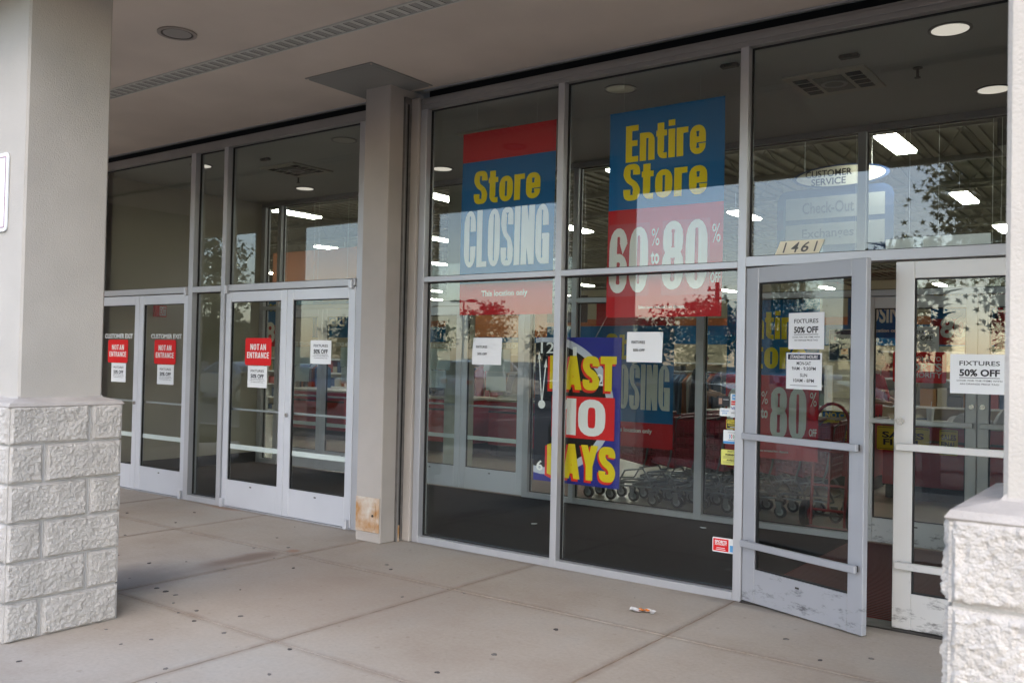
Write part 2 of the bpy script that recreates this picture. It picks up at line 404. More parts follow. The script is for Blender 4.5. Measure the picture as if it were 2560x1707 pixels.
# ------------------------------------------------------------------ heavy condensed poster lettering (stroked glyphs)
def _arc(cx, cy, rx, ry, a0, a1, n=9, e=2.5):
    out = []
    for k in range(n+1):
        a = R(a0+(a1-a0)*k/n); c, s = math.cos(a), math.sin(a)
        out.append((cx+rx*math.copysign(abs(c)**(2/e), c), cy+ry*math.copysign(abs(s)**(2/e), s)))
    return out
def _spl(p, n=6):
    out = []
    for i in range(len(p)-1):
        p0, p1, p2, p3 = p[max(i-1, 0)], p[i], p[i+1], p[min(i+2, len(p)-1)]
        for k in range(n):
            t = k/n; out.append(tuple(.5*(2*p1[d]+(p2[d]-p0[d])*t+(2*p0[d]-5*p1[d]+4*p2[d]-p3[d])*t*t+(3*p1[d]-p0[d]-3*p2[d]+p3[d])*t**3) for d in (0, 1)))
    return out+[p[-1]]
def _glyphs(sw, tw):
    a = sw/2; b = tw/2; xh = .76; G = {}
    def bowl(xl, xr, yb, yt): # closed stadium centreline
        cx, ry = (xl+xr)/2, min(.30, (yt-yb)/2*.8); rx = (xr-xl)/2
        return ('c', _arc(cx, yt-ry, rx, ry, 0, 180)+_arc(cx, yb+ry, rx, ry, 180, 360))
    V = lambda x, y0, y1: ('s', [(x, y0), (x, y1)]); Hh = lambda x0, x1, y: ('s', [(x0, y), (x1, y)])
    L_, R_ = a, 1-a; T_, B_ = 1-b, b
    def cshape(yt, yb, g0, g1, l=L_, r=R_):
        cx, rx = (l+r)/2, (r-l)/2; ry = min(.28, (yt-yb)/2*.75)
        return ('s', [(r, g1)]+_arc(cx, yt-ry, rx, ry, 0, 180)+_arc(cx, yb+ry, rx, ry, 180, 360)+[(r, g0)])
    G['O'] = (1, [bowl(L_, R_, B_, T_)]); G['0'] = G['O']
    G['C'] = (1, [cshape(T_, B_, .37, .63)])
    G['G'] = (1, [cshape(T_, B_, .50, .64), Hh(.5, 1, .46), V(R_+a*.25, 0, .5)])
    G['L'] = (.86, [V(a, 0, 1), Hh(0, .86, b)]); G['I'] = (sw, [V(a, 0, 1)])
    G['N'] = (1.05, [V(a, 0, 1), V(1.05-a, 0, 1), ('d', [(a*.1, 1), (a*1.9, 1), (1.05-a*.1, 0), (1.05-a*1.9, 0)])])
    G['T'] = (.95, [V(.475, 0, 1), Hh(0, .95, T_)]); G['E'] = (.86, [V(a, 0, 1), Hh(0, .86, T_), Hh(0, .80, .51), Hh(0, .86, B_)])
    G['A'] = (1.08, [('d', [(0, 0), (sw*.95, 0), (.54+sw*.42, 1), (.54-sw*.5, 1)]), ('d', [(1.08, 0), (1.08-sw*.95, 0), (.54-sw*.42, 1), (.54+sw*.5, 1)]), Hh(.28, .80, .26)])
    G['Y'] = (1.06, [V(.53, 0, .46), ('d', [(0, 1), (sw*1.0, 1), (.53+a*.9, .40), (.53-a, .40)]), ('d', [(1.06, 1), (1.06-sw, 1), (.53-a*.9, .40), (.53+a, .40)])])
    G['D'] = (1, [('c', [(L_, B_), (L_, T_), (.45, T_)]+_arc(.45, .5, R_-.45, .5-b, 90, -90, 12)+[(.45, B_)])])
    G['R'] = (1, [V(a, 0, 1), ('s', [(a, T_), (.5, T_)]+_arc(.5, .74, R_-.5, T_-.74, 90, -90, 8)+[(a, .48+b*.2)]), ('d', [(R_-a*.9, 0), (1.02, 0), (R_+a*.55, .48), (R_-a*1.2, .50)])])
    S = _spl([(R_, .70), (R_, .78), (.5+.22, T_-.02), (.5, T_), (.5-.22, T_-.02), (L_, .78), (L_+.01, .68), (.36, .555), (.64, .445), (R_-.01, .32), (R_, .22), (.5+.22, B_+.02), (.5, B_), (.5-.22, B_+.02), (L_, .22), (L_, .31)])
    G['S'] = (1, [('s', S)])
    G['o'] = (1, [bowl(L_, R_, B_, xh-b)]); G['n'] = (1, [V(a, 0, xh), ('s', [(L_, xh*.6)]+_arc(.5, xh-b-.2, .5-a, .2, 180, 0, 10)+[(R_, 0)])])
    G['e'] = (1, [('s', [(R_, xh*.36), (R_, xh*.30)]+list(reversed(_arc(.5, B_+.18, .5-a, .18, 180, 360)))+list(reversed(_arc(.5, xh-b-.18, .5-a, .18, 0, 180)))+[(R_, xh*.50)]), Hh(L_, 1, xh*.50)])
    G['r'] = (.74, [V(a, 0, xh), ('s', [(L_, xh*.55)]+_arc(.56, xh-b-.16, .56-a, .16, 180, 90, 7)+[(.74, xh-b)])])
    G['t'] = (.70, [('s', [(.30, .96), (.30, .22)]+_arc(.52, .22, .22, .22-b, 180, 270, 6)+[(.70, b)]), Hh(0, .70, xh-b)])
    G['i'] = (sw, [V(a, 0, xh), V(a, .84, 1)])
    G['6'] = (1, [bowl(L_, R_, B_, .54), ('s', [(R_, .77)]+_arc(.5, T_-.28, .5-a, .28, 0, 180)+[(L_, .30)])])
    G['8'] = (1, [bowl(L_, R_, B_, .555), bowl(L_+.03, R_-.03, .52, T_)]); G['1'] = (.72, [V(.72-a, 0, 1), ('d', [(.06, .80), (.06, .64), (.72-a, .74), (.72-a, 1), (.42, 1)])])
    G[' '] = (.45, [])
    return G
def heavy(s, cx, cz, w, h, m, parent, y=-.004, sw=.43, tw=.155, gap=.10, shear=0, name='lettering'):
    """poster lettering: stroked glyphs fitted to a w x h box; bars have their own thickness for stem and cross stroke"""
    G = _glyphs(sw, tw); x = 0; polys = []
    def strip(p, closed):
        n = len(p); L = []; Rr = []
        for i in range(n):
            q0 = p[(i-1) % n] if closed or i else p[i]; q1 = p[(i+1) % n] if closed or i < n-1 else p[i]
            dx, dy = q1[0]-q0[0], q1[1]-q0[1]; l = math.hypot(dx*1.0, dy)+1e-9; nx, ny = -dy/l, dx/l
            L.append((p[i][0]+nx*sw/2, p[i][1]+ny*tw/2)); Rr.append((p[i][0]-nx*sw/2, p[i][1]-ny*tw/2))
        out = []
        for i in range(n if closed else n-1): j = (i+1) % n; out.append([L[i], Rr[i], Rr[j], L[j]])
        return out
    for ch in s:
        W, st_ = G[ch]
        for kind, p in st_:
            ps_ = [p] if kind == 'd' else strip(p, kind == 'c')
            for q in ps_: polys.append([(x+a, b) for a, b in q])
        x += W+gap
    tot = x-gap; mb = MB(); k = 0
    for q in polys:
        # each overlapping stroke sits a hair apart so that no two faces share a plane
        k += 1; yy = y-.00002*(k % 25)
        mb.add([(cx+(a/tot-.5)*w+shear*(b-.5)*h, yy, cz+(b-.5)*h) for a, b in q], [tuple(range(len(q)))])
    return mb.build(name, m, parent)

F, IN = 5.95, 8.70
# ------------------------------------------------------------------ ground
sw = empty('sidewalk'); tag(sw, kind='structure')
xs = [-12.265, -10.63, -8.995, -7.36, -5.725, -4.09, -2.455, -.82, .815, 2.45]
ys = [-.59, .29, 1.82, 3.35, 4.88, 5.93]
box('mortar_bed', -14, 4, -.57, 5.90, -.30, -.006, mat('joint_filler', (.27, .20, .145), .95, 0, .35, 9), sw)
for i in range(len(xs)-1):
    for j in range(len(ys)-1):
        g = .0065; dz = random.uniform(-.0012, .0012)
        box('slab', xs[i]+g, xs[i+1]-g, ys[j]+g, ys[j+1]-g, -.10, dz, CONC, sw, b=.0015)
box('slab', -14, xs[0]-.005, -.59, 5.93, -.10, 0, CONC, sw, b=.004)
box('kerb', -60, 40, -.77, -.595, -.30, -.004, MORT, sw, b=.02)
gum = [(-8.41, 5.03), (-7.97, 5.49), (-7.62, 5.05), (-7.41, 4.42), (-6.72, 3.95), (-6.3, 3.96), (-5.6, 3.58), (-5.48, 3.57), (-5.72, 4.21), (-5.98, 5.02), (-5.38, 4.57), (-5.75, 4.69), (-5.15, 3.92), (-5.19, 3.44), (-5.35, 3.56), (-4.93, 3.43), (-4.63, 3.53), (-4.75, 3.29), (-4.98, 2.87), (-4.67, 2.78), (-4.8, 2.3), (-3.91, 3.31), (-4.14, 2.71), (-3.68, 2.99), (-4.42, 3.26), (-6.37, 5.22), (-6.17, 4.82), (-7.09, 4.86), (-5.98, 3.61), (-6.14, 4.17), (-4.94, 5.11), (-4.81, 5.02), (-4.97, 3.33), (-4.62, 2.93), (-1.6, 5.03), (-1.39, 5.24), (-1.88, 5.28), (-4.2, 4.5), (-3.01, 3.96), (-3.06, 3.55), (-3.01, 4.56)]
dark = {0, 1, 2, 3, 5, 6, 7, 10, 17, 20, 21, 31, 34, 39, 40}
for k, (x, y) in enumerate(gum):
    r = random.uniform(.012, .019) if k in dark else random.uniform(.008, .017)
    MB().disc((x, y, -.001), r, 'z', .0045, 14, 1, random.uniform(.6, .95), random.uniform(0, 3), .16).build('gum_spot', GUM if k in dark else GUM2, sw)
rnd = random.Random(5)
for k in range(10):
    x, y = rnd.uniform(-9, -.9), rnd.uniform(2.1, 5.8)
    MB().disc((x, y, -.001), rnd.uniform(.004, .011), 'z', .004, 9, 1, .8, rnd.uniform(0, 3), .3).build('gum_spot', GUM2, sw)
lot = tag(box('parking_lot', -400, 300, -400, -.78, -1, -.15, ASPH), kind='structure')
for k in range(14):
    box('parking_line', -40+k*2.7, -39.9+k*2.7, -13.5, -8.5, -.1495, -.146, PAINTW, lot)
# scrap wrapper lying on the slabs
wr = thing('food_wrapper', 'crumpled white and orange food wrapper lying on the concrete walk', 'litter', (-2.80, 5.235, 0), R(14))
mb = MB(); N = 10; vs = []
for j in range(5):
    for i in range(N+1):
        u = i/N-.5; v = j/4-.5
        vs.append((u*.17, v*.075+.01*math.sin(u*9), .006+.016*abs(noise.noise(Vector((u*7, v*5, 3))))+.004*(j in (0, 4))))
mb.add(vs, [(j*(N+1)+i, j*(N+1)+i+1, (j+1)*(N+1)+i+1, (j+1)*(N+1)+i) for j in range(4) for i in range(N)])
mb.build('paper', mat('wrapper_white', (.75, .74, .72), .5), wr)
mb = MB(); mb.add([(p[0]*.42+.012, p[1]*.55, p[2]+.0035) for p in vs], [(j*(N+1)+i, j*(N+1)+i+1, (j+1)*(N+1)+i+1, (j+1)*(N+1)+i) for j in range(4) for i in range(N)])
mb.build('printed_patch', mat('wrapper_orange', (.70, .22, .03), .5), wr)

# ------------------------------------------------------------------ canopy, building mass
can = empty('canopy'); tag(can, kind='structure')
box('soffit', -24, 6, 2.06, 5.92, 3.94, 3.99, SOFF, can)
box('fascia', -24, 6, 1.92, 2.059, 3.672, 6.5, STUCCO, can, b=.01)
box('roof', -24, 6, 2.06, 6.2, 6.3, 6.4, BLACK, can)
bw = empty('building_shell'); tag(bw, kind='structure')
box('upper_wall', -26, 8, 6.03, 6.25, 3.95, 6.5, STUCCO, bw)
box('front_wall', -26, -10.80, 5.95, 6.15, -.1, 3.94, PILL, bw)
box('front_wall', -.44, 8, 5.95, 6.15, -.1, 3.94, PILL, bw)
box('wing_wall', -14.6, -13.85, 2.46, 5.949, -.1, 3.939, PILL, bw)
for x0, x1 in ((-10.80, -5.82), (-5.42, -.44)):
    box('grille_slot', x0, x1, 6.012, 6.03, 3.82, 3.949, BLACK, bw)
    box('slot_edge', x0+.005, x1-.005, 5.921, 5.935, 3.928, 3.945, ALU, bw)
# linear soffit vent
vt = thing('soffit_vent', 'long pale perforated strip vent running along the canopy ceiling', 'vent', (0, 4.465, 3.94))
for y in (-.085, .07): box('edge_rail', -16, 3, y, y+.015, -.012, -.0005, VENT, vt)
box('back_strip', -16, 3, -.0695, .0695, -.004, -.0008, mat('vent_shadow', (.10, .095, .085), .7), vt)
lm = None
for k in range(66):
    x = -8.9+k*.105
    if lm is None:
        m_ = MB()
        for q in range(4): m_.add([(q*.012, -.066, -.0045), (q*.012+.0065, -.066, -.0045), (q*.012+.0065+.02, .066, -.0075), (q*.012+.02, .066, -.0075)], [(3, 2, 1, 0)])
        m_.add([(.050, -.066, -.005), (.094, -.066, -.005), (.114, .066, -.008), (.070, .066, -.008)], [(3, 2, 1, 0)])
        o = m_.build('louver', VENT, vt); lm = o.data
    else: o = link('louver', lm, VENT, vt)
    o.location.x = x
# access panel
ap = thing('access_panel', 'dark grey square metal hatch on the canopy ceiling above the wall pillar', 'hatch', (-5.645, 5.49, 3.94))
box('plate', -.395, .395, -.37, .37, -.009, -.001, PANEL, ap, b=.002)
box('rim', -.36, .36, -.335, .335, -.012, -.0095, PANEL, ap, b=.001)
for sx in (-1, 1):
    for sy in (-1, 1): MB().disc((sx*.375, sy*.35, -.014), .007, 'z', .006, 10).build('screw', RUST, ap)
# recessed soffit light, unlit
dl = thing('soffit_downlight', 'unlit round recessed light in the canopy ceiling beside the left column', 'light', (-5.99, 3.87, 3.94))
MB().ring((0, 0, -.012), .115, .14, 'z', .011).build('trim_ring', TRIM, dl, True)
MB().ring((0, 0, -.008), .100, .114, 'z', .007).build('gasket', mat('light_gasket', (.06, .05, .045), .6), dl, True)
MB().disc((0, 0, -.009), .099, 'z', .006, 28).build('lens', LENS, dl)

# ------------------------------------------------------------------ stone and stucco columns
def rough_block(x0, x1, y0, y1, z0, z1, seed, fine=(), amp=.0155):
    mb = MB()
    def face(o, du, dv, nrm, lu, lv, key):
        g_ = .0062 if key in fine else .02
        nu, nv = max(5, int(lu/g_)), max(5, int(lv/g_)); vs = []
        for j in range(nv+1):
            for i in range(nu+1):
                u, v = i/nu*lu, j/nv*lv; p = o+du*u+dv*v
                e = min(u, lu-u, v, lv-v); q = p+Vector((seed*.37, seed*.11, 0))
                t = min(1, e/(.012+.007*noise.noise(q*30))); t = t*t*(3-2*t)
                d = noise.noise(q*5.5)*.55+noise.noise(q*14)*.40
                if g_ < .01: d += .20*(1-2.4*abs(noise.noise(q*24)))+noise.noise(q*58)*.45+noise.noise(q*115)*.55
                # split faces: edges sit back, belly proud and pitted
                vs.append(p+nrm*(-.008+t*(.010+amp*(.5+.75*d))))
        mb.add(vs, [(j*(nu+1)+i, j*(nu+1)+i+1, (j+1)*(nu+1)+i+1, (j+1)*(nu+1)+i) for j in range(nv) for i in range(nu)])
    X, Y, Z = Vector((1, 0, 0)), Vector((0, 1, 0)), Vector((0, 0, 1)); k = .009
    face(Vector((x0+k, y0, z0)), X, Z, -Y, x1-x0-2*k, z1-z0, 'f')
    face(Vector((x1, y0+k, z0)), Y, Z, X, y1-y0-2*k, z1-z0, 'r')
    face(Vector((x1-k, y1, z0)), -X, Z, Y, x1-x0-2*k, z1-z0, 'b')
    face(Vector((x0, y1-k, z0)), -Y, Z, -X, y1-y0-2*k, z1-z0, 'l')
    mb.box(x0+.004, x1-.004, y0+.004, y1-.004, z0+.001, z1-.001)
    return mb
def column(name, label, x0, x1, y0, y1, ztop, fine=(), ztp=3.91, shift=0, i=.085):
    t = thing(name, label, 'column', ((x0+x1)/2, (y0+y1)/2, 0)); cx, cy = (x0+x1)/2, (y0+y1)/2
    hw, hd = (x1-x0)/2, (y1-y0)/2
    box('shaft', -hw+i, hw-i, -hd+i, hd-i, ztop+.02, ztp+.02, STUCCO, t, b=.012)
    mb = MB(); n = 4; e = .012
    prof = [(e, ztop-.02), (-.006, ztop-.004), (.006, ztop+.014), (i-.004, ztop+.036), (i+.004, ztop+.05)]
    vs = []
    for d, z in prof: vs += [(-hw+d, -hd+d, z), (hw-d, -hd+d, z), (hw-d, hd-d, z), (-hw+d, hd-d, z)]
    mb.add(vs, [(k*4+q, k*4+(q+1) % 4, (k+1)*4+(q+1) % 4, (k+1)*4+q) for k in range(len(prof)-1) for q in range(4)])
    mb.build('ledge', mat('ledge_render', (.42, .39, .36), .9, 0, .12, 7, .4, 120, .2), t)
    box('mortar_core', -hw+.012, hw-.012, -hd+.012, hd-.012, -.02, ztop-.012, MORT, t)
    nc = 6; hgt = ztop/nc; j = .0045; th = .2
    for c in range(nc):
        z0, z1 = c*hgt+j, (c+1)*hgt-j
        if c == 0: z0 = .002
        a = (c+1+shift) % 2 == 0
        if a: segs = [(-hw, hw-th, -hd, -hd+th), (hw-th, hw, -hd, hd-th), (-hw+th, hw, hd-th, hd), (-hw, -hw+th, -hd+th, hd)]
        else: segs = [(-hw+th, hw, -hd, -hd+th), (hw-th, hw, -hd+th, hd), (-hw, hw-th, hd-th, hd), (-hw, -hw+th, -hd, hd-th)]
        for k, (a0, a1, b0, b1) in enumerate(segs):
            parts = [(a0, a1, b0, b1)]
            if a1-a0 > .5: mid = (a0+a1)/2; parts = [(a0, mid, b0, b1), (mid, a1, b0, b1)]
            for (p0, p1, q0, q1) in parts:
                e0 = j if p0 > -hw+.001 else 0; e1 = j if p1 < hw-.001 else 0; f0 = j if q0 > -hd+.001 else 0; f1 = j if q1 < hd-.001 else 0
                rough_block(p0+e0, p1-e1, q0+f0, q1-f1, z0, z1, c*5+k+cx, fine).build('block', BLOCK, t, True)
    return t
column('canopy_column', 'canopy column at the left edge with a split-face stone base in front of the exit doors', -5.94, -5.14, 2.37, 3.03, 1.285, 'fr')
column('canopy_column', 'out of focus canopy column at the right edge with a pale stone base', -.46, .34, 2.37, 3.03, 1.25, 'fl', shift=1, i=.102)
# farther column seen only mirrored; the pier is added to block the mirrored sky
column('canopy_column', 'stone-based canopy column mirrored in the narrow sidelight between the exit doors', -11.75, -10.95, 2.37, 3.03, 1.285)
pier = thing('added_pier', 'added stucco pier blocking the mirrored sky at the left side of the display window', 'column', (-8.72, 2.7, 0))
box('shaft', -.42, .42, -.24, .24, 0, 3.935, STUCCO, pier, b=.012)
box('plinth', -.50, .50, -.32, .32, 0, 1.0, STUCCO, pier, b=.02)
# parking sign edge at far left on the column front
ps = thing('wall_sign', 'white sign with a red border cut off by the left picture edge', 'sign', (-5.62, 2.448, 2.49))
rrect(-.215, .215, -.225, .225, .03, -.004, .004).build('plate', SWHITE, ps)
for (a, b_, c_, d_) in ((-.19, .19, .198, .204), (-.19, .19, -.204, -.198), (-.19, -.184, -.1975, .1975), (.184, .19, -.1975, .1975)):
    box('border', a, b_, -.0065, -.0045, c_, d_, mat('faded_border', (.42, .24, .30), .5), ps)

# ------------------------------------------------------------------ pillar between the bays
pi = thing('wall_pillar', 'beige stucco pillar between the exit doors and the display window', 'pillar', (-5.67, 5.835, 0))
box('shaft', -.15, .15, -.215, .215, 0, 3.94, PILL, pi, b=.008)
box('return', .151, .255, .035, .215, 0, 3.86, PILL, pi, b=.006)
box('shutter_track', .1505, .172, -.045, .034, .0, 3.86, TRK, pi)
box('track_groove', .1725, .176, -.012, .002, .02, 3.8, BLACK, pi)
box('track_flange', .1725, .178, -.043, -.030, .0, 3.8, ALUD, pi)
box('rusted_foot', .1725, .181, -.029, -.0125, .0, .14, RUST, pi)
eb = thing('junction_box', 'rust-stained metal cover plate low on the beige pillar', 'cover', (-5.665, 5.62, .235))
box('plate', -.145, .135, -.012, -.0005, -.145, .15, RUST, eb, b=.003)
rrect(-.105, .10, -.115, .115, .02, -.022, -.0125).build('door', RUST, eb)
MB().disc((.075, -.0225, 0), .011, 'y', .006, 12).build('latch', DKM, eb)

# ------------------------------------------------------------------ storefronts
def pane(parent, x0, x1, z0, z1, y, m=GLASS): return box('pane', x0, x1, y, y+.006, z0, z1, m, parent)
def framed(parent, x0, x1, z0, z1, y, m=GLASS):
    """a pane with its black gasket"""
    g = .010; mb = MB()
    for a in ((x0, x1, z0, z0+g), (x0, x1, z1-g, z1), (x0, x0+g, z0+g, z1-g), (x1-g, x1, z0+g, z1-g)): mb.box(a[0], a[1], y-.006, y+.012, a[2], a[3])
    mb.build('gasket', GASK, parent)
    pane(parent, x0+.002, x1-.002, z0+.002, z1-.002, y, m)
def door(parent, hx, hy, x0, x1, m, hinge='L', ang=0, zt=2.235, st=.088, bar_z=1.012, bar_in=True, low_bar=False, strip=True, brail=.285, lock=False, gm=GLASS, glname='pane'):
    """one door leaf: an Empty at its hinge, built along local x; parts are sub-parts of the storefront"""
    w_ = x1-x0; left = hinge == 'L'
    d = empty('door', (x0 if left else x1, hy, 0), R(ang), parent)
    a, b_ = (0, w_) if left else (-w_, 0)
    th = .022
    box('stile', a, a+st, -th, th, .012, zt, m, d, b=.003); box('stile', b_-st, b_, -th, th, .012, zt, m, d, b=.003)
    box('top_rail', a+st+.0005, b_-st-.0005, -th+.001, th-.001, zt-.105, zt-.001, m, d, b=.003)
    box('bottom_rail', a+st+.0005, b_-st-.0005, -th+.001, th-.001, .013, brail, m, d, b=.003)
    g = .009; mb = MB(); x_0, x_1, z0, z1 = a+st, b_-st, brail, zt-.105
    for q in ((x_0, x_1, z0, z0+g), (x_0, x_1, z1-g, z1), (x_0, x_0+g, z0+g, z1-g), (x_1-g, x_1, z0+g, z1-g)): mb.box(q[0], q[1], -.010, .010, q[2], q[3])
    mb.build('gasket', GASK, d)
    box('pane', x_0+.001, x_1-.001, -.003, .003, z0+.001, z1-.001, gm, d)
    s = 1 if bar_in else -1; y = s*.06
    def bar(z, mm, flat=False):
        if flat:
            box('push_bar', a+.02, b_-.02, y-.014 if s < 0 else y-.014, y+.014, z-.022, z+.022, mm, d, b=.004)
            for xx in (a+.03, b_-.05): box('bar_bracket', xx, xx+.02, min(y, s*th)+.0141*(s < 0)+.0001, max(y, s*th)-.0141*(s > 0)-.0001, z-.018, z+.018, DKM, d)
        else:
            MB().tube([(a+.05, y, z), (b_-.05, y, z)], .013, 10).build('push_bar', mm, d, True)
            for xx in (a+.055, b_-.055): MB().tube([(xx, s*(th+.0005), z), (xx, y, z)], .010, 8).build('bar_bracket', DKM, d)
    bar(bar_z, ALU if bar_in else m, not bar_in)
    if low_bar: bar(.40, m, True)
    if strip: box('safety_strip', a+st+.004, b_-st-.004, .0042, .0052, .605, .655, SWHITE, d)
    if lock:
        lx = (b_-.04) if left else (a+.04)
        MB().disc((lx, -th-.0005, 1.0 if bar_in else 1.27), .021, 'y', .012, 18).build('lock_cylinder', CHROME, d)
    box('stop_tab', (a+b_)/2-.022, (a+b_)/2+.008, -th-.001, -th+.0005, brail-.052, brail-.040, DKM, d)
    return d
def pivot(parent, x, z, y=5.905): box('pivot', x-.022, x+.022, y-.032, y+.012, z-.06, z+.03, DOORALU, parent, b=.006)
Y0, Y1, GY = 5.895, 6.005, 5.962
# exit bay (left)
sf = thing('storefront', 'aluminium storefront bay with the closed customer exit doors', 'storefront', (0, 0, 0))
def B(parent, name, x0, x1, z0, z1, y0=Y0, y1=Y1, m=ALU): return box(name, x0, x1, y0, y1, z0, z1, m, parent, b=.0025)
B(sf, 'head', -10.80, -5.83, 3.765, 3.852, Y0, Y1, ALUD)
B(sf, 'jamb', -10.80, -10.715, .0, 3.7645); B(sf, 'jamb', -6.19, -5.83, .0, 3.7645, Y0+.02)
B(sf, 'mullion', -8.785, -8.705, .0, 3.7645); B(sf, 'mullion', -8.20, -8.135, .0, 3.7645)
B(sf, 'transom', -10.7145, -8.7855, 2.243, 2.309); B(sf, 'transom', -8.7045, -8.2005, 2.243, 2.305); B(sf, 'transom', -8.1345, -6.1905, 2.243, 2.309)
B(sf, 'sill', -8.7045, -8.2005, .0, .06); B(sf, 'threshold', -10.7145, -8.7855, .0, .009); B(sf, 'threshold', -8.1345, -6.1905, .0, .009)
framed(sf, -10.715, -8.785, 2.309, 3.765, GY); framed(sf, -8.705, -8.20, 2.305, 3.765, GY); framed(sf, -8.135, -6.19, 2.309, 3.765, GY)
framed(sf, -8.705, -8.20, .06, 2.243, GY)
door(sf, 0, 5.935, -10.71, -9.752, DOORALU, 'L', lock=True); door(sf, 0, 5.935, -9.748, -8.79, DOORALU, 'R', lock=False)
door(sf, 0, 5.935, -8.13, -7.158, DOORALU, 'L', lock=False); door(sf, 0, 5.935, -7.153, -6.195, DOORALU, 'R', lock=True)
for x, z in ((-8.815, 2.275), (-8.10, 2.275), (-6.235, 2.275), (-8.83, .06), (-8.09, .06), (-6.235, .06)): pivot(sf, x, z)
# display window and entrance bay
sg = thing('storefront', 'aluminium storefront bay with the big display window and the entrance doors', 'storefront', (0, 0, 0))
B(sg, 'head', -5.41, -.44, 3.755, 3.852, Y0, Y1, ALUD); B(sg, 'head_trim', -5.40, -.45, 3.79, 3.83, Y0-.012, Y0-.0005, ALUD)
B(sg, 'jamb', -5.41, -5.34, .0, 3.7545); B(sg, 'mullion', -3.969, -3.912, .0, 3.7545); B(sg, 'mullion', -2.474, -2.415, .0, 3.7545); B(sg, 'jamb', -.515, -.445, .0, 3.7545)
B(sg, 'transom', -5.3395, -3.9695, 2.247, 2.292); B(sg, 'transom', -3.9115, -2.4745, 2.247, 2.292); B(sg, 'transom', -2.4145, -.5155, 2.255, 2.322)
B(sg, 'sill', -5.3395, -3.9695, .0, .055); B(sg, 'sill', -3.9115, -2.4745, .0, .055); B(sg, 'threshold', -2.4145, -.5155, .0, .009, Y0-.02, Y1+.06, DKM)
for a, b_ in ((-5.34, -3.969), (-3.912, -2.474)):
    framed(sg, a, b_, 2.292, 3.755, GY); framed(sg, a, b_, .055, 2.247, GY)
framed(sg, -2.415, -.515, 2.322, 3.755, GY)
OD = (-2.407, 5.932)
od = door(sg, 0, OD[1], OD[0], -1.475, WORN, 'L', -20, zt=2.245, st=.105, bar_z=1.115, bar_in=False, low_bar=True, strip=False, brail=.235)
od['label'] = 'scuffed grey door leaf standing ajar'
door(sg, 0, 5.932, -1.452, -.522, WORNW, 'R', 0, zt=2.245, st=.108, bar_z=1.115, bar_in=False, low_bar=True, strip=False, brail=.23, lock=True)
# inner vestibule storefront
si = thing('storefront', 'inner vestibule storefront seen behind the outer glass', 'storefront', (0, 0, 0))
iy0, iy1, igy = IN-.05, IN+.05, IN+.005
def BI(name, x0, x1, z0, z1, m=ALU): return box(name, x0, x1, iy0, iy1, z0, z1, m, si, b=.0025)
BI('head', -11.09, 1.6, 3.76, 3.815, ALUD)
ms = [(-11.09, -11.0), (-10.715, -10.64), (-8.785, -8.705), (-8.20, -8.135), (-6.235, -6.155), (-5.59, -5.525), (-4.065, -3.98), (-2.475, -2.40), (-.51, -.43)]
for k, (a, b_) in enumerate(ms): BI('jamb' if k == 0 else 'mullion', a, b_, 0, 3.7595)
doors_at = {1: (-10.64, -8.785), 3: (-8.135, -6.235), 7: (-2.40, -.51)}
for k in range(len(ms)-1):
    a, b_ = ms[k][1], ms[k+1][0]
    BI('transom', a+.0005, b_-.0005, 2.24, 2.295)
    framed(si, a, b_, 2.295, 3.76, igy, IGLASS)
    if k in doors_at:
        mid = (a+b_)/2; dm = DOORALU if k != 7 else WORNW
        kw = dict(gm=IGLASS, zt=2.232, strip=(k != 7), bar_in=(k != 7), bar_z=1.015 if k != 7 else 1.11, lock=(k == 7), brail=.27 if k != 7 else .23, low_bar=False)
        door(si, 0, IN-.02, a+.004, mid-.003, dm, 'L', **kw); door(si, 0, IN-.02, mid+.003, b_-.004, dm, 'R', **kw)
    else:
        BI('sill', a+.0005, b_-.0005, 0, .06); framed(si, a, b_, .06, 2.24, igy, IGLASS)

# ------------------------------------------------------------------ vestibule
ve = empty('vestibule'); tag(ve, kind='structure')
box('carpet', -11.1, -2.472, 6.006, IN-.051, -.06, .002, CARPET, ve)
box('carpet', -.3, 1.6, 6.006, IN-.051, -.06, .002, CARPET, ve)
box('red_mat', -2.47, -.302, 6.08, IN-.051, -.06, .003, REDMAT, ve)
for k in range(62):
    y = 6.10+k*.041
    box('mat_rib', -2.46, -.32, y, y+.014, .0035, .0085, REDMAT2, ve)
box('ceiling', -11.1, 1.6, 6.006, IN+.05, 3.818, 3.88, VCEIL, ve)
box('side_wall', -11.3, -11.10, 6.16, IN+.05, -.05, 3.9, VWALL, ve); box('side_wall', 1.6, 1.8, 6.16, IN+.05, -.05, 3.9, VWALL, ve)
box('front_return', -11.099, -10.80, 6.007, 6.155, 0, 3.817, VWALL, ve)
box('baseboard', -11.098, -11.085, 6.16, IN-.055, .0025, .15, BASEB, ve)
box('bulkhead', -26, 8, IN-.04, IN+.05, 3.881, 6.3, VCEIL, ve)
box('inner_wall', -26, -11.101, IN-.04, IN+.05, -.05, 3.88, VWALL, ve); box('inner_wall', -.429, 8, IN-.04, IN+.05, -.05, 3.88, VWALL, ve)
VC = 3.818
dls = [(-1.27, 6.46, 1, 'lit round recessed light above the open entrance door'), (-1.26, 8.05, 1, 'round recessed light near the inner wall above the entrance'), (-3.74, 6.46, 0, 'round recessed light above the Entire Store banner'), (-7.08, 8.1, 1, 'small lit recessed light seen left of the Store Closing banner'), (-9.46, 6.48, 1, 'lit recessed light seen behind the first mullion of the exit bay'), (-9.52, 8.12, 1, 'lit recessed light seen below the exit bay ceiling heater'), (-7.02, 6.49, 0, 'unlit recessed light seen beside the pillar at the top of the exit bay')]
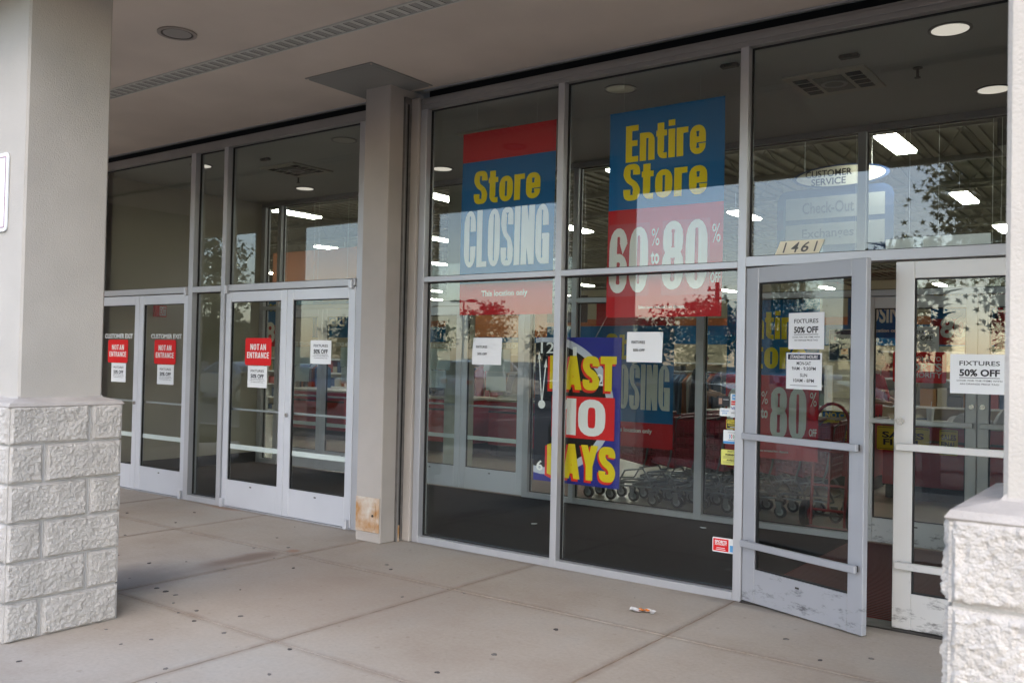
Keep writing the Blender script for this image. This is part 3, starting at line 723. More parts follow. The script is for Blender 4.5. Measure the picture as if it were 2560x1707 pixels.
for x, y, on, lab in dls:
    t = thing('vestibule_downlight', lab, 'light', (x, y, VC), group='recessed lights in the vestibule ceiling')
    MB().ring((0, 0, -.008), .115, .135, 'z', .007).build('trim_ring', mat('dl_trim', (.16, .15, .14), .4), t, True)
    MB().tube([(0, 0, -.0075), (0, 0, -.001)], .114, 28, radii=[.1145, .09]).build('reflector', LAMPD if on else LAMPO, t, True)
for x, y, lab in ((-2.24, 7.18, 'square ceiling heater with two dark grilles above the entrance'), (-8.63, 7.22, 'square ceiling heater with two dark grilles in the exit bay'), (-5.55, 7.2, 'square ceiling heater half hidden between the two hanging banners')):
    t = thing('ceiling_heater', lab, 'heater', (x, y, VC), group='square heaters in the vestibule ceiling')
    box('frame', -.31, .31, -.31, .31, -.018, -.001, mat('heater_frame', (.42, .38, .31), .6), t, b=.004)
    box('fan_mesh', -.11, .11, -.20, .20, -.022, -.0185, mat('heater_mesh', (.12, .11, .10), .6), t)
    MB().ring((0, 0, -.026), .07, .10, 'z', .0035).build('fan_ring', ALUD, t)
    for sx in (-1, 1):
        for q in range(4): box('grille_slot', sx*.20-.055, sx*.20+.055, -.22+q*.115, -.22+q*.115+.085, -.0215, -.0185, BLACK, t)
for x, y, lab in ((-1.63, 7.18, 'small fire sprinkler head hanging above the entrance'), (-8.98, 7.55, 'small fire sprinkler head hanging in the exit bay')):
    t = thing('sprinkler_head', lab, 'sprinkler', (x, y, VC), group='sprinkler heads in the vestibule')
    MB().disc((0, 0, -.006), .035, 'z', .005, 16).build('escutcheon', DKM, t)
    MB().tube([(0, 0, -.0065), (0, 0, -.07)], .010, 8).build('stem', DKM, t)
    MB().disc((0, 0, -.078), .022, 'z', .006, 12).build('deflector', DKM, t)
for x, y, lab in ((-1.96, 6.61, 'small grey motion sensor on the ceiling above the entrance'), (-8.45, 6.62, 'small grey motion sensor on the ceiling of the exit bay'), (-2.75, 6.35, 'beige sensor box beside the mullion above the display window')):
    t = thing('motion_sensor', lab, 'sensor', (x, y, VC)); box('housing', -.07, .07, -.03, .03, -.03, -.001, DKM, t, b=.01); box('lens', -.03, .03, -.032, -.0305, -.028, -.01, BLACK, t)
ex = thing('exit_sign', 'small red and white exit sign box on the vestibule side wall', 'sign', (-11.098, 7.01, 2.135), R(90))
box('housing', -.085, .085, -.055, -.0005, -.075, .075, SRED, ex, b=.004); box('face', -.02, .075, -.057, -.0555, -.06, .06, SWHITE, ex)
lettering('EXIT', .028, 0, .08, .09, SRED, ex, .01, -.0578)
for k, (x, y) in enumerate(((-3.77, 8.26), (-5.1, 7.3), (-7.9, 7.2), (-3.2, 7.4))):
    t = tag(MB().disc((x, y, .003), .03, 'z', .006, 9, 1, .5, k, .4).build('paper_scrap', PAPER), ['white paper scrap on the charcoal carpet near the inner glass', 'tiny scrap on the charcoal carpet behind the clock sign', 'tiny scrap on the carpet behind the exit doors', 'thin paper scrap on the carpet above the red sticker'][k], 'litter')

# ------------------------------------------------------------------ banners hanging behind the glass
def hang_lines(parent, xs_, z0, z1):
    for x in xs_: MB().tube([(x, 0, z0), (x*1.02, 0, z1)], .0012, 5).build('string', STRING, parent)
def bend_banner(t, seed):
    for o in t.children:
        if o.name.startswith('string'): continue
        for v in o.data.vertices:
            x, z = v.co.x, v.co.z
            v.co.y += .006*math.sin(z*3.1+seed)+.005*math.sin(x*5+seed*2)*(-z/1.58)+.012*max(0, -z-1.2)*math.sin(x*4+seed)
def grid_panel(nm, x0, x1, z0, z1, m, t, y=0):
    mb = MB(); nx, nz = 10, max(2, int((z1-z0)/.06))
    mb.add([(x0+(x1-x0)*i/nx, y, z0+(z1-z0)*j/nz) for j in range(nz+1) for i in range(nx+1)], [(j*(nx+1)+i, j*(nx+1)+i+1, (j+1)*(nx+1)+i+1, (j+1)*(nx+1)+i) for j in range(nz) for i in range(nx)])
    o = mb.build(nm, m, t, True); return o
def banner_closing(x, y, z, lab, scale=1.0, strings=True):
    t = thing('store_banner', lab, 'banner', (x, y, z), group='hanging sale banners')   # origin: top centre
    w, hh = .49, .002
    def q(nm, z0, z1, m): grid_panel(nm, -w, w, z0, z1, m, t)
    q('top_band', -.255, 0, BRED); q('blue_panel', -1.31, -.2555, BBLUE); q('bottom_band', -1.58, -1.3105, BRED)
    heavy('Store', 0, -.485, .70, .285, BYEL, t, -.006)
    heavy('CLOSING', 0, -.925, .89, .49, BWHITE, t, -.006, sw=.45, tw=.095)
    lettering('This location only', 0, -1.405, .49, .062, BWHITE, t, .03, -.006)
    if strings: hang_lines(t, (-.33, .30), 0, 3.815-z)
    bend_banner(t, x); return t
def banner_entire(x, y, z, lab, strings=True):
    t = thing('store_banner', lab, 'banner', (x, y, z), group='hanging sale banners')
    w, hh = .475, .002
    def q(nm, z0, z1, m): grid_panel(nm, -w, w, z0, z1, m, t)
    q('blue_panel', -.755, 0, BBLUE); q('red_panel', -1.58, -.7555, BRED)
    heavy('Entire', 0, -.255, .66, .28, BYEL, t, -.006)
    heavy('Store', 0, -.55, .69, .28, BYEL, t, -.006)
    for x0, x1 in ((-.465, -.11), (-.005, .375)): grid_panel('number_patch', x0, x1, -1.42, -.865, mat('patch_red', (.50, .02, .035), .35), t, -.0025)
    heavy('60', -.285, -1.145, .335, .50, BWHITE, t, -.0075, .42, .13, .10)
    heavy('80', .18, -1.125, .36, .51, BWHITE, t, -.0075, .42, .12, .10)
    lettering('%', -.06, -.98, .065, .13, BWHITE, t, .0, -.006); lettering('%', .425, -.98, .065, .135, BWHITE, t, .0, -.006)
    lettering('to', -.06, -1.135, .07, .10, BWHITE, t, .03, -.006); lettering('OFF', .425, -1.30, .075, .075, BWHITE, t, .03, -.006)
    lettering('Select items excluded from discount.', .0, -1.505, .38, .024, BWHITE, t, .02, -.006)
    if strings: hang_lines(t, (-.35, .28), 0, 3.815-z)
    bend_banner(t, x); return t
banner_closing(-4.625, 6.12, 3.548, 'red and blue Store CLOSING banner hanging behind the left display pane')
banner_entire(-3.155, 6.12, 3.513, 'Entire Store 60 to 80 percent banner hanging behind the right display pane')
banner_closing(-4.90, 8.86, 2.245, 'second Store CLOSING banner inside the store, behind the clock sign and carts', strings=False)
banner_entire(-3.345, 8.86, 2.245, 'second Entire Store banner inside the store, seen through the open door leaf', strings=False)
# clock sign
ck = thing('clock_sign', 'navy Last 10 Days clock sign hanging behind the middle mullion', 'sign', (-3.845, 6.05, .632))
W2, H2 = .395, 1.145
def clip_ring(r0, r1, cx, cz, y0, y1, m, nm):
    mb = MB(); n = 80
    def pt(r, a):
        x, z = cx+r*math.cos(a), cz+r*math.sin(a); return (max(-W2+.001, min(W2-.001, x)), max(.001, min(H2-.001, z)))
    vs = []
    for k in range(n+1):
        a = -math.pi+2*math.pi*k/n
        for r in (r0, r1):
            x, z = pt(r, a); vs += [(x, y0, z)]
    mb.add(vs, [(k*2, k*2+1, k*2+3, k*2+2) for k in range(n)]); mb.build(nm, m, ck)
box('panel', -W2, W2, -.004, .004, 0, H2, NAVY, ck)
cx, cz = -.325, .608
mb = MB(); n = 60; vs = [(max(-W2+.001, cx), -.0045, cz)]+[(max(-W2+.001, min(W2-.001, cx+.60*math.cos(a))), -.0045, max(.001, min(H2-.001, cz+.50*math.sin(a)))) for a in [-math.pi/2+math.pi*k/n for k in range(n+1)]]
mb.add(vs, [(0, k+1, k+2) for k in range(n)]); mb.add([(-W2+.001, -.0045, cz-.5), (cx, -.0045, cz-.5), (cx, -.0045, cz+.5), (-W2+.001, -.0045, cz+.5)], [(0, 1, 2, 3)])
mb.build('dial', CBLACK, ck)
mb = MB(); vs = []
for k in range(n+1):
    a = -math.pi/2+math.pi*k/n
    for rx, rz in ((.60, .50), (.665, .555)): vs.append((max(-W2+.001, min(W2-.001, cx+rx*math.cos(a))), -.005, max(.001, min(H2-.001, cz+rz*math.sin(a)))))
mb.add(vs, [(k*2, k*2+1, k*2+3, k*2+2) for k in range(n)])
mb.add([(-W2+.001, -.005, cz+.492), (cx, -.005, cz+.5), (cx, -.005, cz+.536), (-W2+.001, -.005, cz+.530)], [(0, 1, 2, 3)])
mb.add([(-W2+.001, -.005, cz-.492), (cx, -.005, cz-.5), (cx, -.005, cz-.555), (-W2+.001, -.005, cz-.545)], [(0, 1, 2, 3)])
mb.build('rim', CSILV, ck)
lettering('12', -.28, 1.062, .13, .088, BWHITE, ck, .01, -.006, name='numeral'); lettering('1', -.02, 1.03, .035, .08, BWHITE, ck, .01, -.006, name='numeral')
lettering('2', .215, .82, .055, .09, BWHITE, ck, .01, -.006, name='numeral'); lettering('6', -.335, .12, .062, .082, BWHITE, ck, .02, -.006, name='numeral')
MB().disc((-.325, -.006, .608), .034, 'y', .001, 24).build('hub', BWHITE, ck)
for tx, tz in ((-.362, 1.04), (-.288, .975)):
    d = Vector((tx+.325, 0, tz-.608)); L = d.length; d.normalize(); p = Vector((d.z, 0, -d.x)); o = Vector((-.325, -.0065, .608))
    mb = MB(); a = [o+p*.005, o-p*.005, o+d*(L-.07)-p*.005, o+d*(L-.07)+p*.005]; mb.add(a, [(0, 1, 2, 3)])
    mb.add([o+d*(L-.07)+p*.016, o+d*(L-.07)-p*.016, o+d*L], [(0, 1, 2)]); mb.build('clock_hand', BWHITE, ck)
for s_, cx_, cz_, w_, h_ in (('LAST', .055, .868, .61, .265), ('DAYS', .05, .178, .625, .27)):
    heavy(s_, cx_-.016, cz_-.014, w_+.01, h_+.012, CORED, ck, -.0075, .44, .24, .05); heavy(s_, cx_, cz_, w_, h_, CYEL, ck, -.0085, .42, .22, .06)
box('number_card', -.225, .35, -.0105, -.0095, .36, .685, SRED, ck); heavy('10', .05, .525, .44, .285, BWHITE, ck, -.0115, .36, .22, .08)
for x, z1 in ((-.17, 1.15), (.18, 1.31)): MB().tube([(x-.02, 0, 1.14), (x+.06*(1 if x > 0 else -1), 0.04, z1)], .0012, 5).build('string', STRING, ck)

# ------------------------------------------------------------------ papers and signs on the glass
def fixtures(lab, x, y, z, w, h, rz=0, curl=.012, seed=0, grp='Fixtures 50% Off papers', m=PAPER, tilt=0):
    o = sheet('sale_paper', lab, 'paper', x, y, z, w, h, m, rz, grp, 0, 0, .0006, seed, tilt)
    lettering('FIXTURES', 0, h*.27, w*.68, h*.115, INK, o, .012); lettering('50% OFF', 0, h*.03, w*.68, h*.18, INK, o, .035)
    box('rule', -w*.34, w*.34, -.0016, -.0008, -h*.105, -h*.09, INK, o)
    lettering('LOOK FOR THE ITEMS WITH', 0, -h*.17, w*.76, h*.042, INK, o, .008); lettering('AN ORANGE PRICE TAG!', 0, -h*.255, w*.66, h*.042, INK, o, .008)
    return o
OUT = 5.908
def not_entrance(lab, x0, x1, z0, z1):
    w, h = x1-x0, z1-z0
    o = sheet('door_sign', lab, 'sign', (x0+x1)/2, OUT, (z0+z1)/2, w, h, SRED, 0, 'Not an Entrance signs', 0, .025, .0012)
    heavy('NOT', -w*.125, h*.17, w*.345, h*.22, BWHITE, o, -.0022, .32, .16, .18); heavy('AN', w*.19, h*.17, w*.22, h*.22, BWHITE, o, -.0022, .32, .16, .18); heavy('ENTRANCE', 0, -h*.13, w*.84, h*.22, BWHITE, o, -.0022, .32, .16, .18)
def vinyl(lab, s, x0, x1, z0, z1, y, flip=False, m=SWHITE):
    o = thing('door_lettering', lab, 'lettering', ((x0+x1)/2, y, (z0+z1)/2), group='customer exit lettering')
    lettering(s, 0, 0, x1-x0, z1-z0, m, o, .02, 0, flip=flip)
GYD = 5.9305
vinyl('white Customer Exit lettering on the leftmost exit door', 'CUSTOMER EXIT', -10.499, -9.90, 1.742, 1.797, GYD); vinyl('white Customer Exit lettering on the second exit door from the left', 'CUSTOMER EXIT', -9.522, -8.934, 1.742, 1.795, GYD)
GD = 5.9285
OUT = GD
not_entrance('red Not an Entrance sign on the leftmost exit door', -10.42, -9.99, 1.455, 1.728); not_entrance('red Not an Entrance sign on the second exit door from the left', -9.448, -9.032, 1.456, 1.73); not_entrance('red Not an Entrance sign on the third exit door, right of the sidelight', -7.809, -7.394, 1.478, 1.756)
fixtures('Fixtures paper below the red sign on the leftmost exit door', -10.18, GD, 1.34, .31, .222, seed=1)
fixtures('Fixtures paper with a folded corner below the second red sign from the left', -9.22, GD, 1.34, .32, .22, seed=2); fixtures('Fixtures paper below the red sign on the third exit door', -7.606, GD, 1.362, .305, .22, seed=3)
fixtures('lone Fixtures paper on the exit door next to the pillar', -6.665, GD, 1.624, .292, .225, seed=4)
def plain_fixtures(lab, x, y, z, w, h, seed):
    o = sheet('sale_paper', lab, 'paper', x, y, z, w, h, PAPER, 0, 'Fixtures 50% Off papers', .05, 0, 0, seed)
    lettering('FIXTURES', -w*.16, h*.16, w*.38, h*.095, INK, o, .012, -.004); lettering('50% OFF', -w*.14, -h*.10, w*.33, h*.085, INK, o, .02, -.004)
plain_fixtures('curled white Fixtures paper on the left display pane beside the clock sign', -4.672, 5.952, 1.657, .305, .222, 11)
plain_fixtures('white Fixtures paper on the right display pane under the Entire Store banner', -3.207, 5.952, 1.705, .292, .222, 12)
def on_door(u, z, off):   # a point on the open leaf: u metres from the hinge, off metres in front of the glass
    a = R(-20); return (OD[0]+u*math.cos(a)+off*math.sin(a), OD[1]+u*math.sin(a)-off*math.cos(a), z)
p = on_door(.487, 1.815, .0055); fixtures('Fixtures paper on the open door leaf, above the opening hours', p[0], p[1], p[2], .275, .232, R(-20), seed=6)
p = on_door(.473, 1.56, .0055)
o = sheet('hours_sign', 'Standard Hours sheet taped to the open door leaf', 'paper', p[0], p[1], p[2], .275, .232, PAPER, R(-20))
box('heading_band', -.125, .125, -.0016, -.0008, .073, .107, mat('hours_band', (.03, .035, .06), .6), o); lettering('STANDARD HOURS', 0, .090, .215, .021, BWHITE, o, .02, -.0024, .25)
for s_, z_, w_ in (('MON-SAT', .049, .11), ('9AM - 9:30PM', .016, .185), ('SUN', -.026, .055), ('10AM - 8PM', -.060, .16)): lettering(s_, 0, z_, w_, .022, INK, o, .014)
small_print(0, -.092, .21, .005, INKG, o)
p = (-.985, 5.924, 1.567); fixtures('large Fixtures paper on the closed entrance leaf beside the right column', p[0], p[1], p[2], .315, .232, seed=7)
# things on the inner doors
IG = IN-.0245
fixtures('Fixtures paper on the inner entrance door above the welcome sign', -1.925, IG, 1.853, .32, .218, seed=8)
o = sheet('welcome_sign', 'red welcome sign on the inner entrance door', 'sign', -1.925, IG, 1.60, .445, .275, SRED, 0, None, 0, .02, .0012)
lettering('WELCOME TO', 0, .075, .36, .043, BWHITE, o, .02, -.0024); lettering('SPORTS', 0, .0, .37, .075, BWHITE, o, .04, -.0024); lettering('AUTHORITY', 0, -.068, .37, .05, BWHITE, o, .02, -.0024)
inn = [(-10.31, -9.975, 'first'), (-9.36, -8.98, 'second'), (-7.772, -7.391, 'third'), (-6.855, -6.455, 'fourth')]
for k, (a, b_, nm) in enumerate(inn):
    yb = IN-.0150
    o = sheet('sign_back', 'pale back of a sign on the %s inner exit door from the left' % nm, 'sign', (a+b_)/2, yb, 1.575, b_-a, .268, PAPERB, 0, 'sign backs on the inner exit doors', 0, .02, .001)
    o = sheet('taped_paper', 'pale back of a paper on the %s inner exit door from the left' % nm, 'paper', a+(.17 if k < 3 else .19), yb, 1.325, .30, .22, mat('paper_back', (.60, .66, .66), .8), 0, 'paper backs on the inner exit doors', 0, 0, .0006)
    vinyl('mirrored Customer Exit lettering on the %s inner exit door from the left' % nm, 'CUSTOMER EXIT', a-.10, a+.48, 1.722, 1.775, yb, True)
# poster seen through the open leaf
o = sheet('notice_poster', 'navy and white employment notice poster on the inner glass behind the open leaf', 'poster', -2.60, IN+.02, 1.79, .27, .30, mat('poster_navy', (.02, .045, .10), .5))
box('pale_field', -.12, .12, -.0022, -.001, .02, .10, PAPER, o); lettering('E', -.075, .062, .02, .028, SRED, o, .02, -.003); lettering('Verify', .0, .062, .10, .03, INK, o, .02, -.003)
box('orange_square', -.02, .04, -.0022, -.001, -.085, -.03, mat('poster_orange', (.6, .16, .03), .5), o)
for a in ((-.135, .135, .142, .15), (-.135, .135, -.15, -.138), (-.135, -.129, -.137, .141), (.129, .135, -.137, .141)): box('border', a[0], a[1], -.0022, -.001, a[2], a[3], PAPER, o)
# stickers by the mullion
SY = 5.960
def sticker(lab, x0, x1, z0, z1, m, r=.006): return sheet('window_sticker', lab, 'sticker', (x0+x1)/2, SY, (z0+z1)/2, x1-x0, z1-z0, m, 0, 'stickers beside the entrance mullion', 0, r, .0005)
o = sticker('white card-brands sticker strip at the top of the mullion stickers', -2.535, -2.462, 1.228, 1.392, SWHITE)
box('amex_block', -.024, .034, -.0018, -.0008, .040, .076, LBLUE, o); small_print(.005, .058, .045, .012, SWHITE, o, -.0026)
box('red_block', -.030, .034, -.0018, -.0008, .004, .032, SRED, o); MB().disc((.012, -.0019, .018), .012, 'y', .0006, 16).build('orange_disc', CYEL, o); lettering('MasterCard', .0, .018, .055, .009, SWHITE, o, .02, -.0034)
lettering('VISA', .0, -.018, .058, .018, mat('visa_blue', (.03, .05, .35), .5), o, .02, -.002, .2); lettering('DISCOVER', .0, -.05, .056, .009, INK, o, .01, -.002)
o = sticker('dark photo sticker left of the card-brands strip', -2.628, -2.54, 1.302, 1.372, COUNTB); box('photo', -.036, -.012, -.0016, -.0008, -.02, .02, mat('photo_skin', (.35, .22, .16), .6), o); small_print(.016, .012, .04, .006, SWHITE, o)
o = sticker('small white pay sticker below the dark photo sticker', -2.613, -2.535, 1.235, 1.290, SWHITE, .01); lettering('SAMSUNG', 0, .009, .056, .008, SBLUE, o, .02, -.002); lettering('pay', 0, -.009, .034, .017, SBLUE, o, 0, -.002)
o = sticker('black and yellow security sticker below the card-brands strip', -2.562, -2.462, 1.150, 1.214, YSIGN); box('black_field', -.046, .049, -.0014, -.0008, -.028, .028, COUNTB, o); rrect(-.042, .047, .002, .024, .008, -.0022, -.0016).build('yellow_pill', YSIGN, o)
lettering('STANLEY', .003, .013, .074, .014, COUNTB, o, .03, -.0028); small_print(.003, -.009, .08, .008, YSIGN, o, -.0024); small_print(.003, -.021, .05, .006, SWHITE, o, -.0024)
o = sticker('white wallet sticker with a blue foot band', -2.583, -2.462, 1.047, 1.141, SWHITE); box('blue_foot', -.060, .060, -.0014, -.0008, -.046, -.030, SBLUE, o); small_print(0, .031, .05, .004, INKG, o); small_print(0, -.022, .05, .005, INKG, o)
for k, m_ in enumerate((SBLUE, SRED, mat('wallet_green', (.1, .4, .2), .5))): MB().tube([(-.014+k*.013, -.0016, -.010), (-.010+k*.014, -.0016, .004), (-.014+k*.013, -.0016, .018)], .0025, 5).build('wave', m_, o)
o = sticker('yellow warning sticker lowest of the cluster by the mullion', -2.597, -2.462, .902, 1.006, SYEL); lettering('WARNING!', .004, .018, .085, .014, INK, o, .04, -.002); lettering('AVISO!', .004, -.020, .062, .012, INK, o, .04, -.002)
lettering('SPORTS', .004, .040, .05, .012, INK, o, .01, -.002)
for k, z_ in enumerate((.006, -.001, -.008, -.032, -.039)): small_print(.002, z_, .11, .003, INKG, o)
o = sticker('red and white store sticker low on the display glass', -2.65, -2.462, .298, .398, SWHITE, .008); box('red_field', -.088, .024, -.0014, -.0008, -.042, .042, SRED, o); box('blue_field', .034, .088, -.0014, -.0008, -.040, .005, LBLUE, o)
lettering('SPORTS', -.032, .022, .088, .020, SWHITE, o, .04, -.0022); lettering('AUTHORITY', -.032, .004, .088, .013, SWHITE, o, .03, -.0022); small_print(-.032, -.020, .06, .006, SWHITE, o, -.0022); small_print(-.032, -.031, .07, .006, SWHITE, o, -.0022)
# street number
a = thing('address_plate', 'slanted gold street number plate 1461 above the open door', 'sign', (-2.07, 5.955, 2.375))
MB().add([(-.165, -.0008, -.044), (.128, -.0008, -.044), (.165, -.0008, .044), (-.128, -.0008, .044), (-.165, .0008, -.044), (.128, .0008, -.044), (.165, .0008, .044), (-.128, .0008, .044)], [(0, 1, 2, 3), (7, 6, 5, 4), (0, 4, 5, 1), (1, 5, 6, 2), (2, 6, 7, 3), (3, 7, 4, 0)]).build('plate', GOLD, a)
for s_, x in (('1', -.098), ('4', -.028), ('6', .038), ('1', .108)): lettering(s_, x, 0, .030 if s_ == '1' else .056, .066, GREYT, a, .012, -.002, .35, name='numeral')
for k, (x0, x1, z1) in enumerate(((-1.545, -1.378, 2.40), (-1.325, -.95, 2.405))):
    o = sheet('backing_card', ['small pale card standing on the transom above the entrance', 'long pale card on the transom above the closed entrance leaf'][k], 'card', (x0+x1)/2, 6.03, (2.33+z1)/2, x1-x0, z1-2.33, PAPER, 0, None, 0, 0, .001)

# ------------------------------------------------------------------ store interior
st = empty('store_interior'); tag(st, kind='structure')
box('floor', -45, 12, IN-.05, 46, -.08, .001, STOREF, st)
box('roof_deck', -45, 12, IN+.05, 46, 5.75, 5.85, DECK, st)
box('back_wall', -45, 12, 46, 46.2, -.1, 5.85, mat('far_wall', (.48, .44, .34), .8), st)
box('end_wall', -45.2, -45, IN, 46, -.1, 5.85, mat('far_wall2', (.48, .44, .34), .8), st); box('end_wall', 12, 12.2, IN, 46, -.1, 5.85, MATS['far_wall2'], st)
box('blue_band', -44.9, 11.9, 45.9, 45.99, 2.6, 3.6, BBLUE, st); box('red_band', -44.9, 11.9, 45.88, 45.99, 3.61, 4.0, mat('orange_band', (.42, .12, .03), .6), st)
# deck ribs and bar joists
mb = MB()
for k in range(150):
    x = -40+k*.33; mb.box(x, x+.14, IN+.1, 45, 5.70, 5.749)
tag(mb.build('deck_rib', DECK, st), kind='stuff')
for k in range(11):
    y = 11.4+k*2.6; jt = MB()
    jt.box(-40, 11, y-.04, y+.04, 5.62, 5.699); jt.box(-40, 11, y-.03, y+.03, 5.05, 5.10)
    n = 60; 
    for q in range(n):
        x = -40+q*51/n; jt.tube([(x, y, 5.08), (x+51/n/2, y, 5.64)], .010, 5, False); jt.tube([(x+51/n/2, y, 5.64), (x+51/n, y, 5.08)], .014, 5, False)
    jt.build('roof_joist', mat('joist_paint', (.13, .12, .088), .7), st)
for k in range(4):
    x = -18+k*6; box('duct_rail', x, x+.10, 10, 44, 5.10, 5.16, MATS['joist_paint'], st)
dt = tag(box('air_duct', -2.2, 6, 14.4, 15.2, 4.75, 5.35, DKM), 'dark boxy air duct under the store roof above the entrance', 'duct')
# lit strip fixtures
fx = None; rows = [13.75, 18.75, 23.3, 28.2, 33.0, 38]
rowname = ['front', 'second', 'third', 'fourth', 'fifth', 'sixth']
for j, y in enumerate(rows):
    for i in range(-1, 8):
        x = -3.4-4.32*i
        if fx is None:
            fx = empty('strip_light'); 
            MB().add([(-.07, -.61, .07), (.07, -.61, .07), (.07, .61, .07), (-.07, .61, .07), (-.155, -.61, .0), (.155, -.61, .0), (.155, .61, .0), (-.155, .61, .0)], [(0, 1, 2, 3), (0, 4, 5, 1), (1, 5, 6, 2), (2, 6, 7, 3), (3, 7, 4, 0)]).build('housing', WHITE, fx)
            box('diffuser', -.145, .145, -.60, .60, -.035, -.002, LAMPW, fx, b=.01)
            for sy in (-.5, .5): MB().tube([(0, sy, .071), (0, sy, .40)], .005, 5).build('hanger', STRING, fx)
            o = fx
        else: o = copy_tree(fx)
        o.location = (x, y, 4.8)
        tag(o, 'lit ceiling strip light, %s row, %s' % (rowname[j], ['right of the entrance', 'above the entrance doors', 'behind the Entire Store banner', 'behind the left display pane', 'seen through the exit bay glass', 'far left behind the exit bay', 'farther left behind the exit bay', 'leftmost but one', 'leftmost of its row'][i+1]), 'light', 'fluorescent strips in the store')
# customer service sign
cs = thing('service_sign', 'blue arched hanging sign with an oval Customer Service board on top', 'sign', (-4.30, 14.0, 3.30))
rrect(-.92, .82, 0, 1.0, .18, -.02, .02).build('blue_frame', mat('cs_blue', (.015, .04, .12), .5), cs)
for z in (.13, .54): box('panel', -.78, .70, -.028, -.0205, z, z+.33, mat('cs_panel', (.30, .31, .30), .6), cs)
mb = MB(); n = 40
for ry, (a, b_), nm, m_ in ((-.035, (.72, .175), 'oval_rim', MATS['cs_blue']), (-.045, (.66, .15), 'oval_face', mat('cs_face', (.80, .76, .62), .5))):
    MB().disc((0, ry, 1.16), 1, 'y', .008, 44, a, b_).build(nm, m_, cs).location.x = .05
lettering('CUSTOMER', -.12, 1.215, .70, .105, INK, cs, .02, -.055); lettering('SERVICE', -.12, 1.09, .52, .105, INK, cs, .02, -.055)
lettering('Check-Out', -.13, .705, .78, .18, INKG, cs, .02, -.031); lettering('Exchanges', -.13, .295, .78, .18, INKG, cs, .02, -.031)
for x in (-.5, .5): MB().tube([(x, 0, 1.1), (x, 0, 2.4)], .006, 5).build('hanger', STRING, cs)
# counters
def counter(lab, x0, x1, y0, d, top=.93):
    t = thing('checkout_counter', lab, 'counter', ((x0+x1)/2, y0, 0), group='red checkout counters')
    w_ = (x1-x0)/2
    box('body', -w_, w_, 0, d, .17, top-.04, COUNTR, t, b=.01); box('toe_kick', -w_+.03, w_-.03, .05, d-.03, 0, .1695, COUNTB, t)
    box('top', -w_-.02, w_+.02, -.03, d+.02, top-.0395, top, COUNTT, t, b=.006); box('groove', -w_+.002, w_-.002, -.003, .0005, .70, .73, COUNTB, t)
    return t
counter('red checkout counter seen through the inner door left of the clock sign', -10.9, -9.55, 11.75, .8); counter('red checkout counter with papers seen behind the inner exit doors', -9.35, -7.9, 12.0, .8)
counter('red checkout counter seen through the exit door beside the pillar', -14.6, -12.7, 11.9, .8); counter('red counter behind the shopping carts', -5.6, -3.25, 12.1, .8); counter('red counter with yellow signs seen through the open doorway', -3.02, -.9, 11.75, .8)
def yellow_sign(lab, x, y, z, w_, h_, lines, m=YSIGN):
    o = sheet('yellow_sign', lab, 'sign', x, y, z, w_, h_, m, 0, None, 0, .02, .003)
    for b_ in ((-w_/2+.012, w_/2-.012, h_/2-.02, h_/2-.013), (-w_/2+.012, w_/2-.012, -h_/2+.013, -h_/2+.02)): box('border', b_[0], b_[1], -.0045, -.0035, b_[2], b_[3], COUNTB, o)
    for s_, z_, lw, lh in lines: lettering(s_, 0, z_*h_, lw*w_, lh*h_, INK, o, .03, -.005)
    return o
yellow_sign('yellow All Sales Final sign on the counter in the open doorway', -2.78, 11.735, .73, .60, .29, [('ALL', .36, .2, .12), ('SALES', .14, .8, .26), ('FINAL', -.16, .75, .26), ('NO', -.38, .22, .1)])
yellow_sign('smaller yellow Sales Final sign at the right of the counter', -2.27, 11.735, .72, .20, .30, [('SALES', .2, .8, .22), ('FINAL', -.08, .8, .22), ('NO', -.34, .25, .09)])
o = yellow_sign('yellow No Checks payment sign with a blue heading, seen through the open leaf', -3.56, 12.08, .82, .62, .38, [('WE ACCEPT', .17, .45, .08), ('CASH - VISA', .03, .8, .13), ('MASTERCARD', -.12, .85, .13), ('AMERICAN EXPRESS', -.26, .9, .10), ('& DISCOVER', -.39, .8, .11)])
box('blue_heading', -.30, .30, -.0045, -.0035, .09, .18, BBLUE, o); lettering('NO CHECKS', 0, .135, .52, .07, YSIGN, o, .03, -.006)
# things on the counters
def cup(lab, x, y, z):
    t = thing('paper_cup', lab, 'cup', (x, y, z)); MB().tube([(0, 0, 0), (0, 0, .17)], .04, 20, radii=[.034, .047]).build('cup', PAPER, t, True); MB().disc((0, 0, .1705), .049, 'z', .008, 20).build('lid', SWHITE, t); MB().tube([(.005, 0, .179), (.015, 0, .26)], .004, 6).build('straw', SWHITE, t)
cup('tall white paper cup with a straw on the counter inside the doorway', -2.50, 11.86, .93)
def heap(name, lab, cat, x, y, z, sx, sy, sz, m, seed):
    mb = MB(); n, k = 12, 6; vs = [(0, 0, sz)]
    rr = random.Random(seed)
    for j in range(1, k+1):
        for i in range(n):
            a = i*2*math.pi/n; r_ = j/k; q = noise.noise(Vector((math.cos(a)*r_*2+seed, math.sin(a)*r_*2, seed*1.7)))
            vs.append((math.cos(a)*r_*sx*(1+.25*q), math.sin(a)*r_*sy*(1+.25*q), max(0, sz*(1-r_**2)*(1+.9*q)) if j < k else 0))
    fs = [(0, 1+i, 1+(i+1) % n) for i in range(n)]+[(1+(j-1)*n+i, 1+j*n+i, 1+j*n+(i+1) % n, 1+(j-1)*n+(i+1) % n) for j in range(1, k) for i in range(n)]
    mb.add(vs, fs); o = mb.build(name, m, None); o.location = (x, y, z); return tag(o, lab, cat)
PLAST = mat('bag_plastic', (.55, .52, .50), .3)
